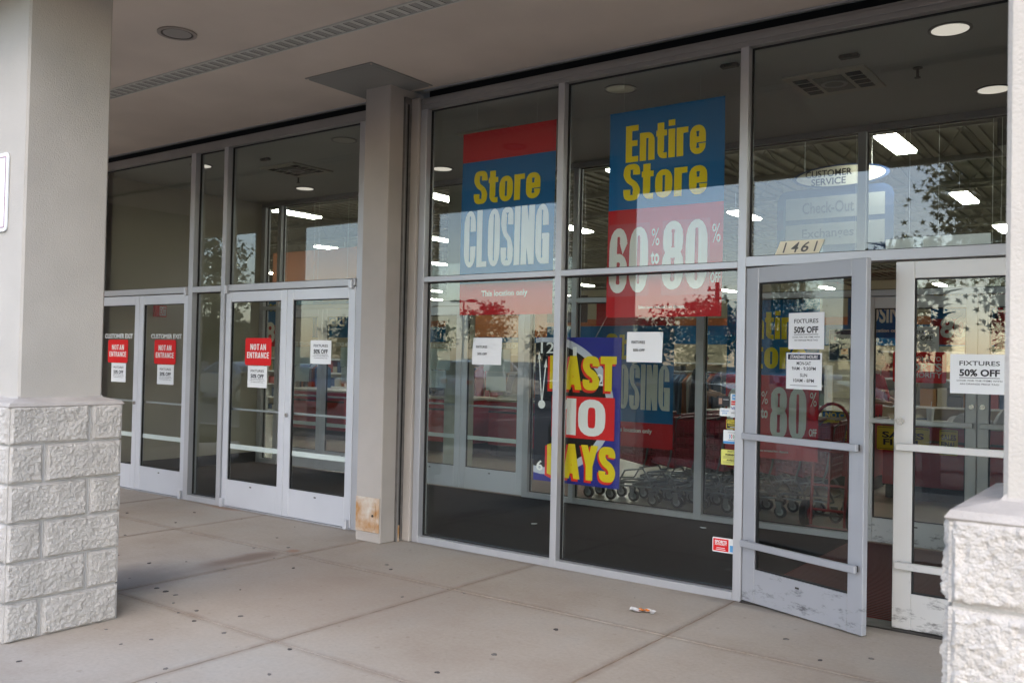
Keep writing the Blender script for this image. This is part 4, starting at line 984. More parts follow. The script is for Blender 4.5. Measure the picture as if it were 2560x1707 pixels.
heap('plastic_bag', 'crumpled pale plastic bag beside the cup on the counter', 'bag', -2.1, 11.95, .93, .28, .16, .13, PLAST, 3); heap('plastic_bag', 'crumpled grey bag farther right on the counter', 'bag', -1.6, 11.98, .93, .25, .16, .16, mat('bag_grey', (.30, .29, .29), .4), 5)
heap('dark_bundle', 'dark bundle on the counter in front of the person in red', 'bag', -2.85, 11.9, .93, .10, .09, .11, DKM, 8)
heap('paper_pile', 'messy pile of papers on the counter behind the inner exit doors', 'papers', -9.0, 12.3, .93, .4, .25, .08, mat('pile', (.40, .38, .32), .8), 9); heap('dark_goods', 'dark heap of goods on the counter left of the clock sign', 'goods', -8.3, 12.3, .93, .3, .22, .12, mat('dark_goods', (.05, .06, .05), .7), 12)
heap('dark_goods', 'dark heap on the left checkout counter', 'goods', -10.2, 12.05, .93, .4, .25, .10, mat('dark_goods2', (.06, .05, .05), .7), 14)
def monitor(lab, x, y, z, rz):
    t = thing('register_monitor', lab, 'monitor', (x, y, z), rz, 'register monitors'); G_ = mat('monitor_beige', (.20, .19, .17), .5)
    MB().add([(-.19, -.02, .10), (.19, -.02, .10), (.19, .06, .42), (-.19, .06, .42), (-.15, .10, .06), (.15, .10, .06), (.15, .16, .34), (-.15, .16, .34)], [(0, 1, 2, 3), (7, 6, 5, 4), (0, 4, 5, 1), (1, 5, 6, 2), (2, 6, 7, 3), (3, 7, 4, 0)]).build('case', G_, t)
    MB().add([(-.16, -.0165, .125), (.16, -.0165, .125), (.16, .0505, .39), (-.16, .0505, .39)], [(0, 1, 2, 3)]).build('screen', COUNTB, t); box('stand', -.09, .09, 0, .16, 0, .09, G_, t, b=.01)
monitor('beige register monitor on the counter behind the inner exit doors', -9.2, 12.35, .93, R(-35)); monitor('register monitor on the counter left of the clock sign', -10.6, 12.2, .93, R(20)); monitor('register monitor seen through the open door leaf', -4.2, 12.4, .93, R(10))
# shopping carts
def make_cart():
    t = empty('shopping_cart')
    bk = MB(); # tapered lattice basket; cart points along +x, handle at x=0
    def ring_(u):  # u 0 bottom .. 1 top
        zb0, zb1 = .44, .56; zt0, zt1 = .98, .90
        return [(.04-.03*u, -.20-.07*u, zb0+(zt0-zb0)*u), (.80+.06*u, -.15-.05*u, zb1+(zt1-zb1)*u), (.80+.06*u, .15+.05*u, zb1+(zt1-zb1)*u), (.04-.03*u, .20+.07*u, zb0+(zt0-zb0)*u)]
    for u in (0, .12, .25, .38, .5, .62, .74, .86, 1.0):
        q = ring_(u); r_ = .014 if u in (0, 1.0) else .008
        for k in range(4): bk.tube([q[k], q[(k+1) % 4]], r_, 4, False)
    b0, b1 = ring_(0), ring_(1)
    for k in range(4):
        nn = 14 if k % 2 == 0 else 7
        for i in range(nn+1):
            f = i/nn; A = Vector(b0[k]).lerp(Vector(b0[(k+1) % 4]), f); C_ = Vector(b1[k]).lerp(Vector(b1[(k+1) % 4]), f); bk.tube([A, C_], .008, 4, False)
    for i in range(9):
        f = i/8; bk.tube([Vector(b0[0]).lerp(Vector(b0[3]), f), Vector(b0[1]).lerp(Vector(b0[2]), f)], .007, 4, False)
    q0, q1 = ring_(0), ring_(.97)
    for k in range(4):   # moulded plastic skin behind the ribs
        A, B_, C_, D_ = [Vector(p_) for p_ in (q0[k], q0[(k+1) % 4], q1[(k+1) % 4], q1[k])]
        for (u0, u1) in ((0, .16), (.30, .40), (.54, .64), (.78, 1.0)): bk.add([A.lerp(D_, u0), B_.lerp(C_, u0), B_.lerp(C_, u1), A.lerp(D_, u1)], [(0, 1, 2, 3)])
    bk.add(q0, [(0, 1, 2, 3)])
    bk.build('basket', CARTR, t)
    fr = MB()
    for s in (-1, 1):
        fr.tube([(-.06, s*.25, 1.02), (.0, s*.25, .96), (.08, s*.22, .52), (.12, s*.21, .40), (.03, s*.22, .27), (.0, s*.23, .20)], .011, 7)
        fr.tube([(.12, s*.21, .40), (.35, s*.20, .36), (.42, s*.19, .24), (.80, s*.15, .21), (.86, s*.14, .19)], .010, 7)
        fr.tube([(.0, s*.23, .20), (.42, s*.19, .19), (.86, s*.14, .17)], .010, 7)
    fr.tube([(.86, -.14, .18), (.86, .14, .18)], .010, 7); fr.tube([(.05, -.22, .23), (.05, .22, .23)], .010, 7)
    fr.build('frame', CARTS, t, True)
    MB().tube([(-.06, -.26, 1.02), (-.06, .26, 1.02)], .016, 9).build('handle', mat('cart_handle', (.20, .012, .02), .4), t, True)
    for x, y in ((.0, -.23), (.0, .23), (.86, -.14), (.86, .14)):
        wh = MB().tube([(x-.02, y-.016, .0625), (x-.02, y+.016, .0625)], .0625, 18).build('wheel', RUBBER, t, True)
        MB().tube([(x-.02, y-.019, .0625), (x-.02, y+.019, .0625)], .038, 14).build('hub', GREYW, wh, True)
        cs_ = MB().box(x-.035, x+.02, y-.028, y-.020, .05, .15).box(x-.035, x+.02, y+.020, y+.028, .05, .15).box(x-.035, x+.03, y-.028, y+.028, .1505, .165).build('caster_fork', CARTS, t)
    return t
c0 = make_cart()
nth = ['first', 'second', 'third', 'fourth', 'fifth', 'sixth', 'seventh', 'eighth', 'ninth']
spots = [(-5.25+.27*k, 9.35+.05*k, R(183)) for k in range(8)]
for k, (x, y, a) in enumerate(spots):
    o = c0 if k == 0 else copy_tree(c0); o.location = (x+.45, y, .002); o.rotation_euler = (0, 0, a)
    tag(o, 'red nested shopping cart, %s from the left in the front row behind the glass' % nth[k], 'cart', 'nested shopping carts inside')
for k in range(4):
    o = copy_tree(c0); o.location = (-4.6+.29*k, 10.25+.05*k, .002); o.rotation_euler = (0, 0, R(181))
    tag(o, 'red nested shopping cart, %s from the left in the back row' % nth[k], 'cart', 'nested shopping carts inside')
# hand truck
ht = thing('hand_truck', 'red two-wheeled hand truck standing behind the inner glass by the open leaf', 'hand truck', (-2.83, 9.05, .002))
mb = MB()
for s in (-1, 1): mb.tube([(s*.165, 0, .03), (s*.165, .05, .60), (s*.165, .10, 1.02)], .016, 8)
arc = [(.165*math.cos(a), .10+.02*math.sin(a), 1.02+.20*math.sin(a)) for a in [math.pi*k/10 for k in range(11)]]; mb.tube(arc, .016, 8)
for z in (.18, .42, .75): mb.tube([(-.165, .012+z*.06, z), (.165, .012+z*.06, z)], .013, 7)
mb.tube([(0, .02, .18), (0, .06, .75)], .011, 7); mb.build('frame', DOLLY, ht, True)
box('toe_plate', -.2, .2, -.16, .02, .005, .017, DOLLY, ht)
for s in (-1, 1):
    wh = MB().tube([(s*.225-.03, .05, .13), (s*.225+.03, .05, .13)], .128, 24).build('wheel', RUBBER, ht, True); MB().tube([(s*.225-.033, .05, .13), (s*.225+.033, .05, .13)], .06, 16).build('hub', DOLLY, wh, True)
MB().tube([(-.2, .05, .13), (.2, .05, .13)], .012, 8).build('axle', DKM, ht)
# shelving, racks and hanging signs deeper in the store
def gondola(lab, x0, x1, y, h, cols, seed):
    t = thing('shelf_unit', lab, 'shelf', ((x0+x1)/2, y, 0)); w_ = (x1-x0)/2; rr = random.Random(seed)
    box('back_panel', -w_, w_, .30, .34, 0, h, CREAM, t)
    for x in (-w_, w_-.04): box('upright', x, x+.04, -.02, .2995, 0, h, WHITE, t)
    for k in range(5):
        z = .12+k*(h-.15)/4; box('shelf', -w_+.041, w_-.041, 0, .2995, z, z+.03, WHITE, t)
    for k in range(4):
        z = .1505+k*(h-.15)/4; x = -w_+.06
        while x < w_-.2:
            bw_ = rr.uniform(.10, .28); bh = rr.uniform(.12, .30)
            if rr.random() < .8: box('boxed_goods', x, x+bw_, .03, .26, z, z+bh, rr.choice(cols), t)
            x += bw_+.015
gc = [mat('goods_a', (.30, .05, .04), .6), mat('goods_b', (.05, .08, .15), .6), mat('goods_c', (.45, .40, .30), .6), mat('goods_d', (.08, .07, .06), .6), mat('goods_e', (.35, .17, .05), .6), mat('goods_f', (.15, .20, .16), .6)]
gondola('stocked shelf unit behind the person in red', -4.2, -1.5, 15.2, 1.85, gc, 1); gondola('long stocked shelf unit behind the cart rows', -9.0, -5.2, 16.5, 1.6, gc, 2); gondola('stocked shelf unit behind the register monitors', -14.5, -11.5, 16.2, 1.7, gc, 3); gondola('low shelf unit behind the exit bay', -19.5, -16.5, 15.5, 1.5, gc, 4); gondola('far stocked shelf unit at the right of the doorway', -1.2, 2.2, 15.8, 2.0, gc, 6)
GAR = [mat('cloth_a', (.20, .02, .03), .9), mat('cloth_b', (.03, .035, .05), .9), mat('cloth_c', (.38, .36, .32), .9), mat('cloth_d', (.06, .12, .20), .9), mat('cloth_e', (.30, .10, .03), .9)]
def rack(lab, x, y, seed):
    t = thing('clothes_rack', lab, 'clothes rack', (x, y, 0), group='clothes racks'); rr = random.Random(seed)
    mb = MB()
    for s in (-1, 1): mb.tube([(s*.65, -.25, .02), (s*.65, 0, .1), (s*.65, 0, 1.45)], .014, 6); mb.tube([(s*.65, .25, .02), (s*.65, 0, .1)], .014, 6)
    mb.tube([(-.65, 0, 1.45), (.65, 0, 1.45)], .014, 6); mb.build('rail', CHROME, t)
    for k in range(15):
        gx = -.58+k*.083; m_ = rr.choice(GAR); L = rr.uniform(.55, .8); w_ = rr.uniform(.19, .24); v = []
        for (yy, zz) in ((-.05, 1.40), (-w_, 1.30), (-w_*1.0, 1.40-L), (w_*1.0, 1.40-L), (w_, 1.30), (.05, 1.40)): v.append((gx+rr.uniform(-.02, .02), yy, zz))
        n_ = len(v); mb2 = MB(); mb2.add(v+[(a+.035, b_, c_) for a, b_, c_ in v], [tuple(range(n_)), tuple(range(2*n_-1, n_-1, -1))]+[(i, (i+1) % n_, (i+1) % n_+n_, i+n_) for i in range(n_)]); mb2.build('garment', m_, t)
rack('clothes rack with dark and red garments behind the left checkout counter', -11.6, 13.9, 1); rack('clothes rack with pale garments behind the exit doors', -13.6, 14.3, 2); rack('clothes rack between the counters and the shelves', -9.6, 14.6, 3); rack('clothes rack seen behind the shopping carts', -6.6, 13.6, 4); rack('far clothes rack behind the inner exit doors', -15.8, 13.6, 5)
def hang(lab, x, y, z, w_, h_, m, lines, m2=None):
    t = thing('hanging_sign', lab, 'sign', (x, y, z), group='hanging signs in the store'); box('board', -w_/2, w_/2, -.006, .006, 0, h_, m, t)
    if m2: box('lower_band', -w_/2, w_/2, -.009, -.0065, 0, h_*.45, m2, t)
    for s_, cz_, lw, lh, mm in lines: lettering(s_, 0, cz_*h_, lw*w_, lh*h_, mm, t, .03, -.012)
    for s in (-1, 1): MB().tube([(s*w_*.4, 0, h_), (s*w_*.4, 0, 5.06-z)], .003, 4).build('string', STRING, t)
hang('small hanging Store Closing sign in the doorway above the person', -3.28, 12.6, 1.98, .85, .62, BBLUE, [('CLOSING', .5, .9, .38, BWHITE), ('This location only', .14, .6, .1, BWHITE)])
hang('hanging Entire Store 80 percent sign inside the doorway', -2.35, 13.0, 1.9, .80, .75, BBLUE, [('Entire Store', .87, .9, .16, BYEL), ('80%', .3, .7, .36, BWHITE)], BRED)
hang('hanging Help sign at the right of the inner doors', -1.68, 13.0, 1.85, .62, .8, BRED, [('Help', .68, .7, .25, BWHITE), ('OU', .3, .6, .25, BWHITE)])
hang('blue hanging Back sign behind the exit door', -14.1, 12.8, 1.95, 1.1, .75, BBLUE, [('ming', .8, .6, .25, BYEL), ('Back!', .45, .75, .3, BWHITE)])
hang('narrow hanging Store 80 sign behind the third exit door', -15.6, 12.6, 1.75, .8, 1.0, BBLUE, [('Store', .85, .9, .2, BYEL), ('80', .3, .8, .45, BWHITE)], BRED)
hang('orange brown hanging board left of the Store Closing banner', -11.9, 15.5, 2.05, 2.6, 1.0, mat('orange_board', (.38, .12, .03), .6), [])
hang('dark hanging board behind the inner exit doors', -9.4, 14.4, 2.3, .9, .5, mat('board_dark', (.05, .03, .03), .6), [])
hang('blue and red hanging Store sign behind the display windows', -8.4, 14.8, 1.7, .9, .9, BBLUE, [('Back!', .75, .8, .25, BYEL), ('Store', .2, .8, .3, BYEL)], BRED)
hang('blue board high behind the exit bay glass', -17.2, 13.9, 2.5, 3.2, .55, mat('teal_board', (.05, .20, .28), .6), [])
hang('striped orange board high behind the exit bay glass', -18.5, 16.5, 3.5, 4.2, .9, MATS['orange_board'], [])
for k, (x, y) in enumerate(((-7.62, 9.15), (-13.0, 9.4))):
    tag(box('interior_post', x-.14, x+.14, y-.14, y+.14, 0, 5.6, mat('post_cream', (.46, .44, .36), .7), b=.01), ['cream square post behind the inner door left of the curled paper', 'cream square post behind the exit doors'][k], 'post')

# ------------------------------------------------------------------ people in the store
SKIN = mat('skin', (.42, .25, .17), .55); HAIR = mat('dark_hair', (.012, .010, .009), .7); RSH = mat('red_shirt', (.36, .016, .022), .85); DPANT = mat('dark_trousers', (.025, .025, .03), .85)
def person(lab, x, y, rz, shirt, reach, cap=False, beard=True):
    t = thing('person', lab, 'person', (x, y, .002), rz)
    # joints: body faces +x
    J = {'pel': (0, 0, .95), 'sp': (.02, 0, 1.15), 'ch': (.03, 0, 1.36), 'nk': (.05, 0, 1.50), 'hb': (.07, 0, 1.58)}
    V = []; E_ = []; Rd = []; ix = {}
    def v(nm, p, r): ix[nm] = len(V); V.append(p); Rd.append(r)
    v('pel', J['pel'], (.15, .12)); v('sp', J['sp'], (.145, .105)); v('ch', J['ch'], (.165, .115)); v('nk', J['nk'], (.062, .062)); v('hb', J['hb'], (.058, .058))
    E_ += [('pel', 'sp'), ('sp', 'ch'), ('ch', 'nk'), ('nk', 'hb')]
    for s, nm in ((-1, 'R'), (1, 'L')):
        v('sh'+nm, (.03, s*.185, 1.42), (.072, .072)); v('el'+nm, (.10+reach*.10, s*.24, 1.17), (.046, .046)); v('wr'+nm, (.30+reach*.14, s*.17, 1.12), (.031, .031))
        v('pm'+nm, (.38+reach*.14, s*.15, 1.11), (.034, .020))
        E_ += [('ch', 'sh'+nm), ('sh'+nm, 'el'+nm), ('el'+nm, 'wr'+nm), ('wr'+nm, 'pm'+nm)]
        v('hp'+nm, (0, s*.095, .88), (.10, .10)); v('kn'+nm, (.03, s*.11, .50), (.065, .065)); v('an'+nm, (-.01, s*.12, .09), (.045, .045)); v('to'+nm, (.16, s*.13, .045), (.042, .035))
        E_ += [('pel', 'hp'+nm), ('hp'+nm, 'kn'+nm), ('kn'+nm, 'an'+nm), ('an'+nm, 'to'+nm)]
    me = bpy.data.meshes.new('body'); me.from_pydata(V, [(ix[a], ix[b_]) for a, b_ in E_], []); o = bpy.data.objects.new('tmp', me); COL.objects.link(o)
    sk = o.modifiers.new('s', 'SKIN'); 
    for k, r_ in enumerate(Rd): me.skin_vertices[0].data[k].radius = r_; me.skin_vertices[0].data[k].use_root = (k == 0)
    ss = o.modifiers.new('b', 'SUBSURF'); ss.levels = 2; ss.render_levels = 2
    dg = bpy.context.evaluated_depsgraph_get(); bm_ = bpy.data.meshes.new_from_object(o.evaluated_get(dg)); bpy.data.objects.remove(o)
    bm_.name = 'body'; bm_.materials.clear()
    for m_ in (shirt, DPANT, SKIN, COUNTB): bm_.materials.append(m_)
    for p_ in bm_.polygons:
        c_ = p_.center; p_.use_smooth = True
        p_.material_index = 0
        if c_.z > 1.49 and abs(c_.y) < .09: p_.material_index = 2
        elif abs(c_.y) > .10 and c_.x > .16+reach*.08 and 1.0 < c_.z < 1.3: p_.material_index = 2
        elif c_.z < .10: p_.material_index = 3
        elif c_.z < .93: p_.material_index = 1
    body = link('body', bm_, None, t)
    # head: one lofted surface with brow, nose and chin
    mb = MB(); n = 20; rows_ = 16; vs = []
    for j in range(rows_+1):
        v_ = j/rows_; z = 1.56+.245*v_; prof = math.sin(math.pi*min(1, max(0, .10+.88*v_)))**.55
        for i in range(n):
            a = i*2*math.pi/n; rx = .098*prof*(1 if v_ > .35 else .80+.2*v_/.35); ry = .076*prof*(1 if v_ > .3 else .78+.22*v_/.3)
            px, py = math.cos(a)*rx, math.sin(a)*ry
            if abs(math.atan2(math.sin(a), math.cos(a))) < .35:
                px += .022*math.exp(-((v_-.42)/.07)**2)*(1-abs(math.atan2(math.sin(a), math.cos(a)))/.35)+.006*math.exp(-((v_-.12)/.08)**2)+.005*math.exp(-((v_-.25)/.03)**2)
            if .2 < abs(math.atan2(math.sin(a), math.cos(a))) < .7: px -= .008*math.exp(-((v_-.52)/.05)**2)
            vs.append((.085+px, py, z))
    mb.add(vs, [(j*n+i, j*n+(i+1) % n, (j+1)*n+(i+1) % n, (j+1)*n+i) for j in range(rows_) for i in range(n)]+[tuple(range(n))[::-1], tuple(rows_*n+i for i in range(n))])
    hd = mb.build('head', SKIN, t, True)
    for s in (-1, 1):
        MB().disc((.158, s*.032, 1.688), .010, 'x', .010, 10, 1.3, .7).build('eye', INK, hd); MB().tube([(.09, s*.074, 1.655), (.085, s*.083, 1.68), (.085, s*.080, 1.71)], .012, 6).build('ear', SKIN, hd)
    box('mouth', .168, .176, -.022, .022, 1.617, 1.624, mat('lips', (.28, .10, .08), .6), hd)
    # hair cap / beard shells
    def shell(v0, v1, grow, amask, nm, m_):
        mb = MB(); vs2 = []; A = [k for k in range(n+1)]
        for j in range(rows_+1):
            for i in range(n):
                p_ = Vector(vs[j*n+i]); c_ = Vector((.085, 0, p_.z)); d = p_-c_; vs2.append(c_+d*(1+grow)+Vector((0, 0, .012 if j == rows_ else 0)))
        fs = []
        for j in range(rows_):
            for i in range(n):
                a = (i+.5)*2*math.pi/n; aa = abs(math.atan2(math.sin(a), math.cos(a))); 
                if amask(aa, (j+.5)/rows_): fs.append((j*n+i, j*n+(i+1) % n, (j+1)*n+(i+1) % n, (j+1)*n+i))
        if v1 >= 1: fs.append(tuple(rows_*n+i for i in range(n)))
        mb.add(vs2, fs); mb.build(nm, m_, t, True)
    shell(0, 1, .12, lambda a, v_: v_ > .72 or (a > 1.25 and v_ > .35) or (a > 2.0 and v_ > .15), 'hair', HAIR if not cap else mat('cap_dark', (.02, .02, .025), .8))
    if beard: shell(0, .4, .10, lambda a, v_: v_ < .28 and a < 1.6 and not (a < .3 and .2 < v_ < .28), 'beard', HAIR)
    if cap: MB().disc((.20, 0, 1.735), .085, 'z', .010, 18, 1, .85).build('cap_brim', MATS['cap_dark'], t)
    for s in (-1, 1):
        b0 = Vector((.40+reach*.14, s*.15, 1.11)); hb = MB()
        for k, (dy, L) in enumerate(((-.027, .062), (-.009, .072), (.009, .068), (.026, .054))): hb.tube([b0+Vector((-.02, dy, .004)), b0+Vector((.03, dy*1.1, .004)), b0+Vector((.03+L*.55, dy*1.1, -.014)), b0+Vector((.03+L*.8, dy*1.1, -.040))], .0085, 6, True, [.0095, .009, .0085, .0065])
        hb.tube([b0+Vector((-.035, -s*.028, .004)), b0+Vector((.0, -s*.055, .0)), b0+Vector((.03, -s*.062, -.012))], .0095, 6, True, [.012, .010, .008]); hb.build('hand', SKIN, t, True)
    return t
person('bearded person in a red shirt working at the counter inside the doorway', -3.42, 12.72, R(-12), RSH, 0)
person('person in a dark cap standing behind the shopping carts', -6.1, 13.0, R(10), mat('dark_jacket', (.05, .05, .055), .9), 0, True, False)
# ------------------------------------------------------------------ across the car park: what the glass mirrors
def leaf_mesh(mb, p, s, rr, star=False):
    a = Vector((rr.uniform(-1, 1), rr.uniform(-1, 1), rr.uniform(-1, 1))).normalized(); b_ = a.orthogonal().normalized(); b_.rotate(Matrix.Rotation(rr.uniform(0, 6.3), 3, a))
    c_ = a.cross(b_)
    if star:   # five-lobed leaf
        mb.add([p+(b_*math.cos(k*.6283)+c_*math.sin(k*.6283))*s*(.62 if k % 2 == 0 else .24)+a*s*.06*(k % 2) for k in range(10)], [tuple(range(10))])
    else: mb.add([p-b_*s*.5, p+c_*s*.28-b_*.1*s, p+b_*s*.62, p-c_*s*.28-b_*.1*s], [(0, 1, 2, 3)])
LEAF = [mat('leaf_a', (.050, .075, .022), .6, 0, .25, 3), mat('leaf_b', (.035, .055, .020), .6, 0, .25, 3)]
BARK = mat('bark', (.09, .07, .055), .9, 0, .2, 12, .6, 60)
def tree(lab, x, y, h, cw, n, ls, seed, lowest=.3, dens=1.0, star=False, grp='trees across the car park'):
    t = thing('tree', lab, 'tree', (x, y, -.15), group=grp); rr = random.Random(seed)
    tk = MB(); tk.tube([(0, 0, 0), (.03*h*.1, .02, h*.3), (.05, -.04, h*.65), (.02, .02, h*.93)], .1, 9, True, [h*.022, h*.017, h*.010, h*.003])
    tips = []
    for k in range(int(26*dens)):
        z = h*(lowest+(.95-lowest)*(k+.5)/(26*dens)); a = k*2.4+rr.uniform(-.4, .4); u = (z/h-lowest)/(1-lowest)
        L = cw*(math.sin(math.pi*min(1, .18+.78*(1-u)))**.8)*rr.uniform(.7, 1.08)
        p0 = Vector((.03, 0, z*.96)); p1 = p0+Vector((math.cos(a)*L*.55, math.sin(a)*L*.55, L*.22)); p2 = p0+Vector((math.cos(a)*L, math.sin(a)*L, L*.30))
        tk.tube([p0, p1, p2], .02, 5, False, [h*.006, h*.004, h*.0015]); tips.append((p0, p1, p2))
    tk.build('trunk', BARK, t, True)
    cr = MB()
    for k in range(n):
        p0, p1, p2 = tips[rr.randrange(len(tips))]; u = rr.random()**(.33 if star else .6)
        q = p0.lerp(p1, u*2) if u < .5 else p1.lerp(p2, u*2-1)
        cl = noise.noise(q*1.3+Vector((seed, 0, 0)))
        if cl < -.28: continue
        sp = cw*(.12 if star else .17)*(1+.3*cl); leaf_mesh(cr, q+Vector((rr.gauss(0, sp), rr.gauss(0, sp), rr.gauss(0, sp*.75))), ls*rr.uniform(.7, 1.25), rr, star)
    cr.build('crown', LEAF[seed % 2], t)
tree('big leafy tree mirrored in the pane above the entrance', -1.15, -8.2, 9.4, 3.35, 85000, .13, 2, .2, 3.6, True)
tree('small leafy tree mirrored beside the street number', -5.2, -8.6, 4.75, .75, 3200, .09, 4, .4, 1.0, True)
tree('slim leafy tree mirrored above the closed entrance leaf', -4.25, -8.9, 4.8, .5, 1600, .09, 5, .45, 1.0, True)
tree('tree mirrored at the bottom of the Store Closing banner', -36.2, -34, 5.3, 1.7, 3200, .22, 6, .35)
tree('tree mirrored left of the plain Fixtures paper', -25.6, -33.5, 4.2, 1.6, 2600, .22, 7, .35)
tree('tall tree mirrored at the foot of the Entire Store banner', -20.6, -34, 5.2, 1.6, 3600, .22, 8, .3)
tree('tree mirrored beside the mullion of the entrance', -18.6, -36, 4.6, 1.8, 3200, .22, 9, .3)
tree('tree mirrored in the narrow exit bay sidelight', -35.9, -13.5, 7.2, 1.7, 4200, .20, 10, .3)
rr = random.Random(3)
for k in range(17):
    x = -150+k*9.2+rr.uniform(-2, 2); y = -78+rr.uniform(-8, 8)
    tree('background tree in the mirrored row, %s' % (['far left end', 'next to the far left end', 'third from the far left', 'fourth from the far left', 'fifth from the far left', 'sixth from the far left', 'seventh from the far left', 'eighth from the far left', 'middle of the row', 'eighth from the right end', 'seventh from the right end', 'sixth from the right end', 'fifth from the right end', 'fourth from the right end', 'third from the right end', 'next to the right end', 'right end'][k]), x, y, rr.uniform(4.5, 7.5), rr.uniform(2.6, 4.2), 1500, .55, 20+k, .12, 1.0, False, 'tree line behind the car park')
# parked and passing cars
def car(lab, x, y, rz, colr, seed, suv=False):
    t = thing('parked_car', lab, 'car', (x, y, -.15), rz, 'cars mirrored in the glass'); pm = mat('car_paint_%d' % seed, colr, .3, .2, coat=1)
    hgt = 1.72 if suv else 1.44
    prof = [(-2.25, .30), (-2.28, .62), (-2.15, .86), (-1.25, .98), (1.55, 1.02), (2.12, .98), (2.22, .60), (2.18, .30)]
    cab = [(-1.25, .98), (-.45, hgt-.04), (.0, hgt), (.75, hgt-.01), (1.15 if not suv else 1.75, hgt-.12), (1.65 if not suv else 2.05, 1.02)]
    def loft(pr, w0, w1, nm, m_, grow=0):
        n_ = len(pr); zmin = min(p[1] for p in pr); zmax = max(p[1] for p in pr); vs = []
        for s in (-1, 1):
            for (px, pz) in pr: f_ = (pz-zmin)/(zmax-zmin); vs.append((px, s*(w0+(w1-w0)*f_+grow), pz))
        return MB().add(vs, [tuple(range(n_)), tuple(range(2*n_-1, n_-1, -1))]+[(i, i+n_, (i+1) % n_+n_, (i+1) % n_) for i in range(n_)]).build(nm, m_, t, True)
    body = loft(prof, .86, .84, 'body', pm); loft(cab, .82, .62, 'cabin', pm)
    gw = mat('car_glass', (.02, .025, .03), .05, 0, spec=.8)
    def inset(pts, nm):
        for s in (-1, 1):
            f_ = lambda z: .82+(.62-.82)*(z-.98)/(hgt-.98)
            mb = MB().add([(px, s*(f_(pz)+.006), pz) for px, pz in pts], [tuple(range(len(pts)))]); mb.build(nm, gw, t)
    inset([(-1.02, 1.02), (-.42, hgt-.10), (.12, hgt-.07), (.12, 1.03)], 'side_window'); inset([(.20, 1.03), (.20, hgt-.07), (.72, hgt-.08), (1.32, 1.05)], 'side_window')
    f_ = lambda z: .82+(.62-.82)*(z-.98)/(hgt-.98)
    def scr(a, b_, nm): MB().add([(a[0], -f_(a[1])+.06, a[1]), (a[0], f_(a[1])-.06, a[1]), (b_[0], f_(b_[1])-.06, b_[1]), (b_[0], -f_(b_[1])+.06, b_[1])], [(0, 1, 2, 3)]).build(nm, gw, t)
    scr((-1.21, 1.03), (-.50, hgt-.065), 'windscreen'); scr((1.62 if not suv else 2.03, 1.06), (1.20 if not suv else 1.78, hgt-.15), 'rear_window')
    for px in (-1.42, 1.38):
        for s in (-1, 1):
            wh = MB().tube([(px, s*.68, .32), (px, s*.885, .32)], .32, 22).build('wheel', RUBBER, t, True); MB().tube([(px, s*.70, .32), (px, s*.895, .32)], .20, 16).build('rim', CHROME, wh, True)
    for s in (-1, 1):
        box('headlight', -2.275, -2.20, s*.62-.16, s*.62+.16, .64, .76, SWHITE, t, b=.02); box('tail_light', 2.13, 2.225, s*.64-.14, s*.64+.14, .74, .90, SRED, t, b=.02)
        MB().box(-.95, -.80, s*.96-.09, s*.96+.09, 1.0, 1.12).build('mirror', pm, t)
car('dark sedan mirrored behind the clock sign and carts', -6.35, -1.55, R(4), (.03, .035, .045), 1)
car('grey sedan mirrored low in the car park behind the dark sedan', -9.5, -12.2, R(-8), (.10, .10, .11), 2)
car('silver car mirrored in the narrow exit bay sidelight', -28.0, -9.0, R(5), (.30, .34, .40), 3)
car('blue car mirrored in the third exit door', -24.2, -8.2, R(4), (.03, .06, .16), 4)
car('blue van-like car mirrored in the open door leaf', .8, -11.5, R(80), (.10, .22, .42), 5, True)
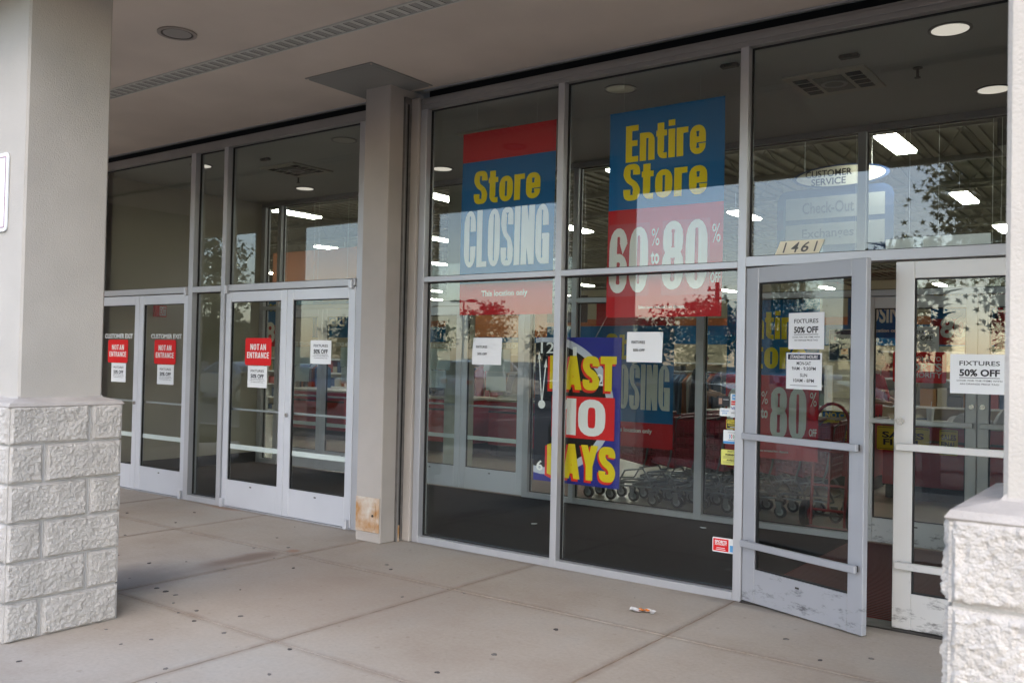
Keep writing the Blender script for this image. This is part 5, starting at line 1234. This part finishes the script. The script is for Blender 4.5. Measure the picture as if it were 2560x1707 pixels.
car('dark car parked far back in the mirrored car park', -17.5, -17, R(90), (.05, .05, .055), 6); car('red car parked far back in the mirrored car park', -12.0, -17.5, R(90), (.25, .02, .02), 7); car('white car parked far back in the mirrored car park', -22.6, -17.2, R(90), (.6, .6, .6), 8, True)
# lamp posts
def lamp_post(lab, x, y, h, heads):
    t = thing('lamp_post', lab, 'lamp post', (x, y, -.15), group='car park lamp posts'); MB().tube([(0, 0, 0), (0, 0, h)], .09, 10, True, [.11, .07]).build('pole', DKM, t, True)
    MB().tube([(0, 0, .0), (0, 0, .7)], .28, 14).build('concrete_base', MORT, t, True)
    for s in heads: MB().tube([(0, 0, h-.1), (s*.5, 0, h-.05)], .04, 6).build('arm', DKM, t); box('lamp_head', s*.9-.42, s*.9+.42, -.3, .3, h-.16, h+.06, DKM, t, b=.04)
lamp_post('double-headed lamp post mirrored at the bottom left of the Store Closing banner', -49.6, -48, 6.6, (-1, 1)); lamp_post('lamp post mirrored right of the Entire Store banner', -42.0, -88, 6.9, (-1, 1))
up = thing('utility_pole', 'tiered utility pole mirrored at the right edge of the Entire Store banner', 'pole', (-26.6, -48, -.15)); MB().tube([(0, 0, 0), (0, 0, 7.4)], .2, 9, True, [.22, .15]).build('pole', BARK, up, True)
for z in (4.9, 5.6, 6.2, 6.8): box('cross_arm', -.75, .75, -.06, .06, z, z+.12, BARK, up)
for z in (4.9, 5.6, 6.2, 6.8):
    for s in (-1, 1): MB().tube([(s*.6, 0, z+.121), (s*.6, 0, z+.32)], .10, 8).build('insulator', DKM, up)
# far shop building
fb = thing('far_shop', 'low grey shop building with a brown sign band, mirrored in the exit bay', 'building', (-153, -100, -.15))
box('wall', -9, 11, 0, -8, 0, 4.3, mat('far_grey', (.36, .38, .40), .8), fb); box('parapet', -7.5, 7.0, .02, -7, 4.301, 5.9, MATS['far_grey'], fb)
box('sign_band', -7.2, 6.0, .03, .25, 2.8, 4.9, mat('far_brown', (.16, .13, .08), .8), fb)
lettering('Bas', -4.6, 3.75, 3.8, 1.5, BWHITE, fb, .01, .30, flip=True)
for k in range(6): box('window', -7+k*2.1, -5.2+k*2.1, .02, .12, .3, 2.5, mat('far_glass', (.05, .06, .06), .15), fb)
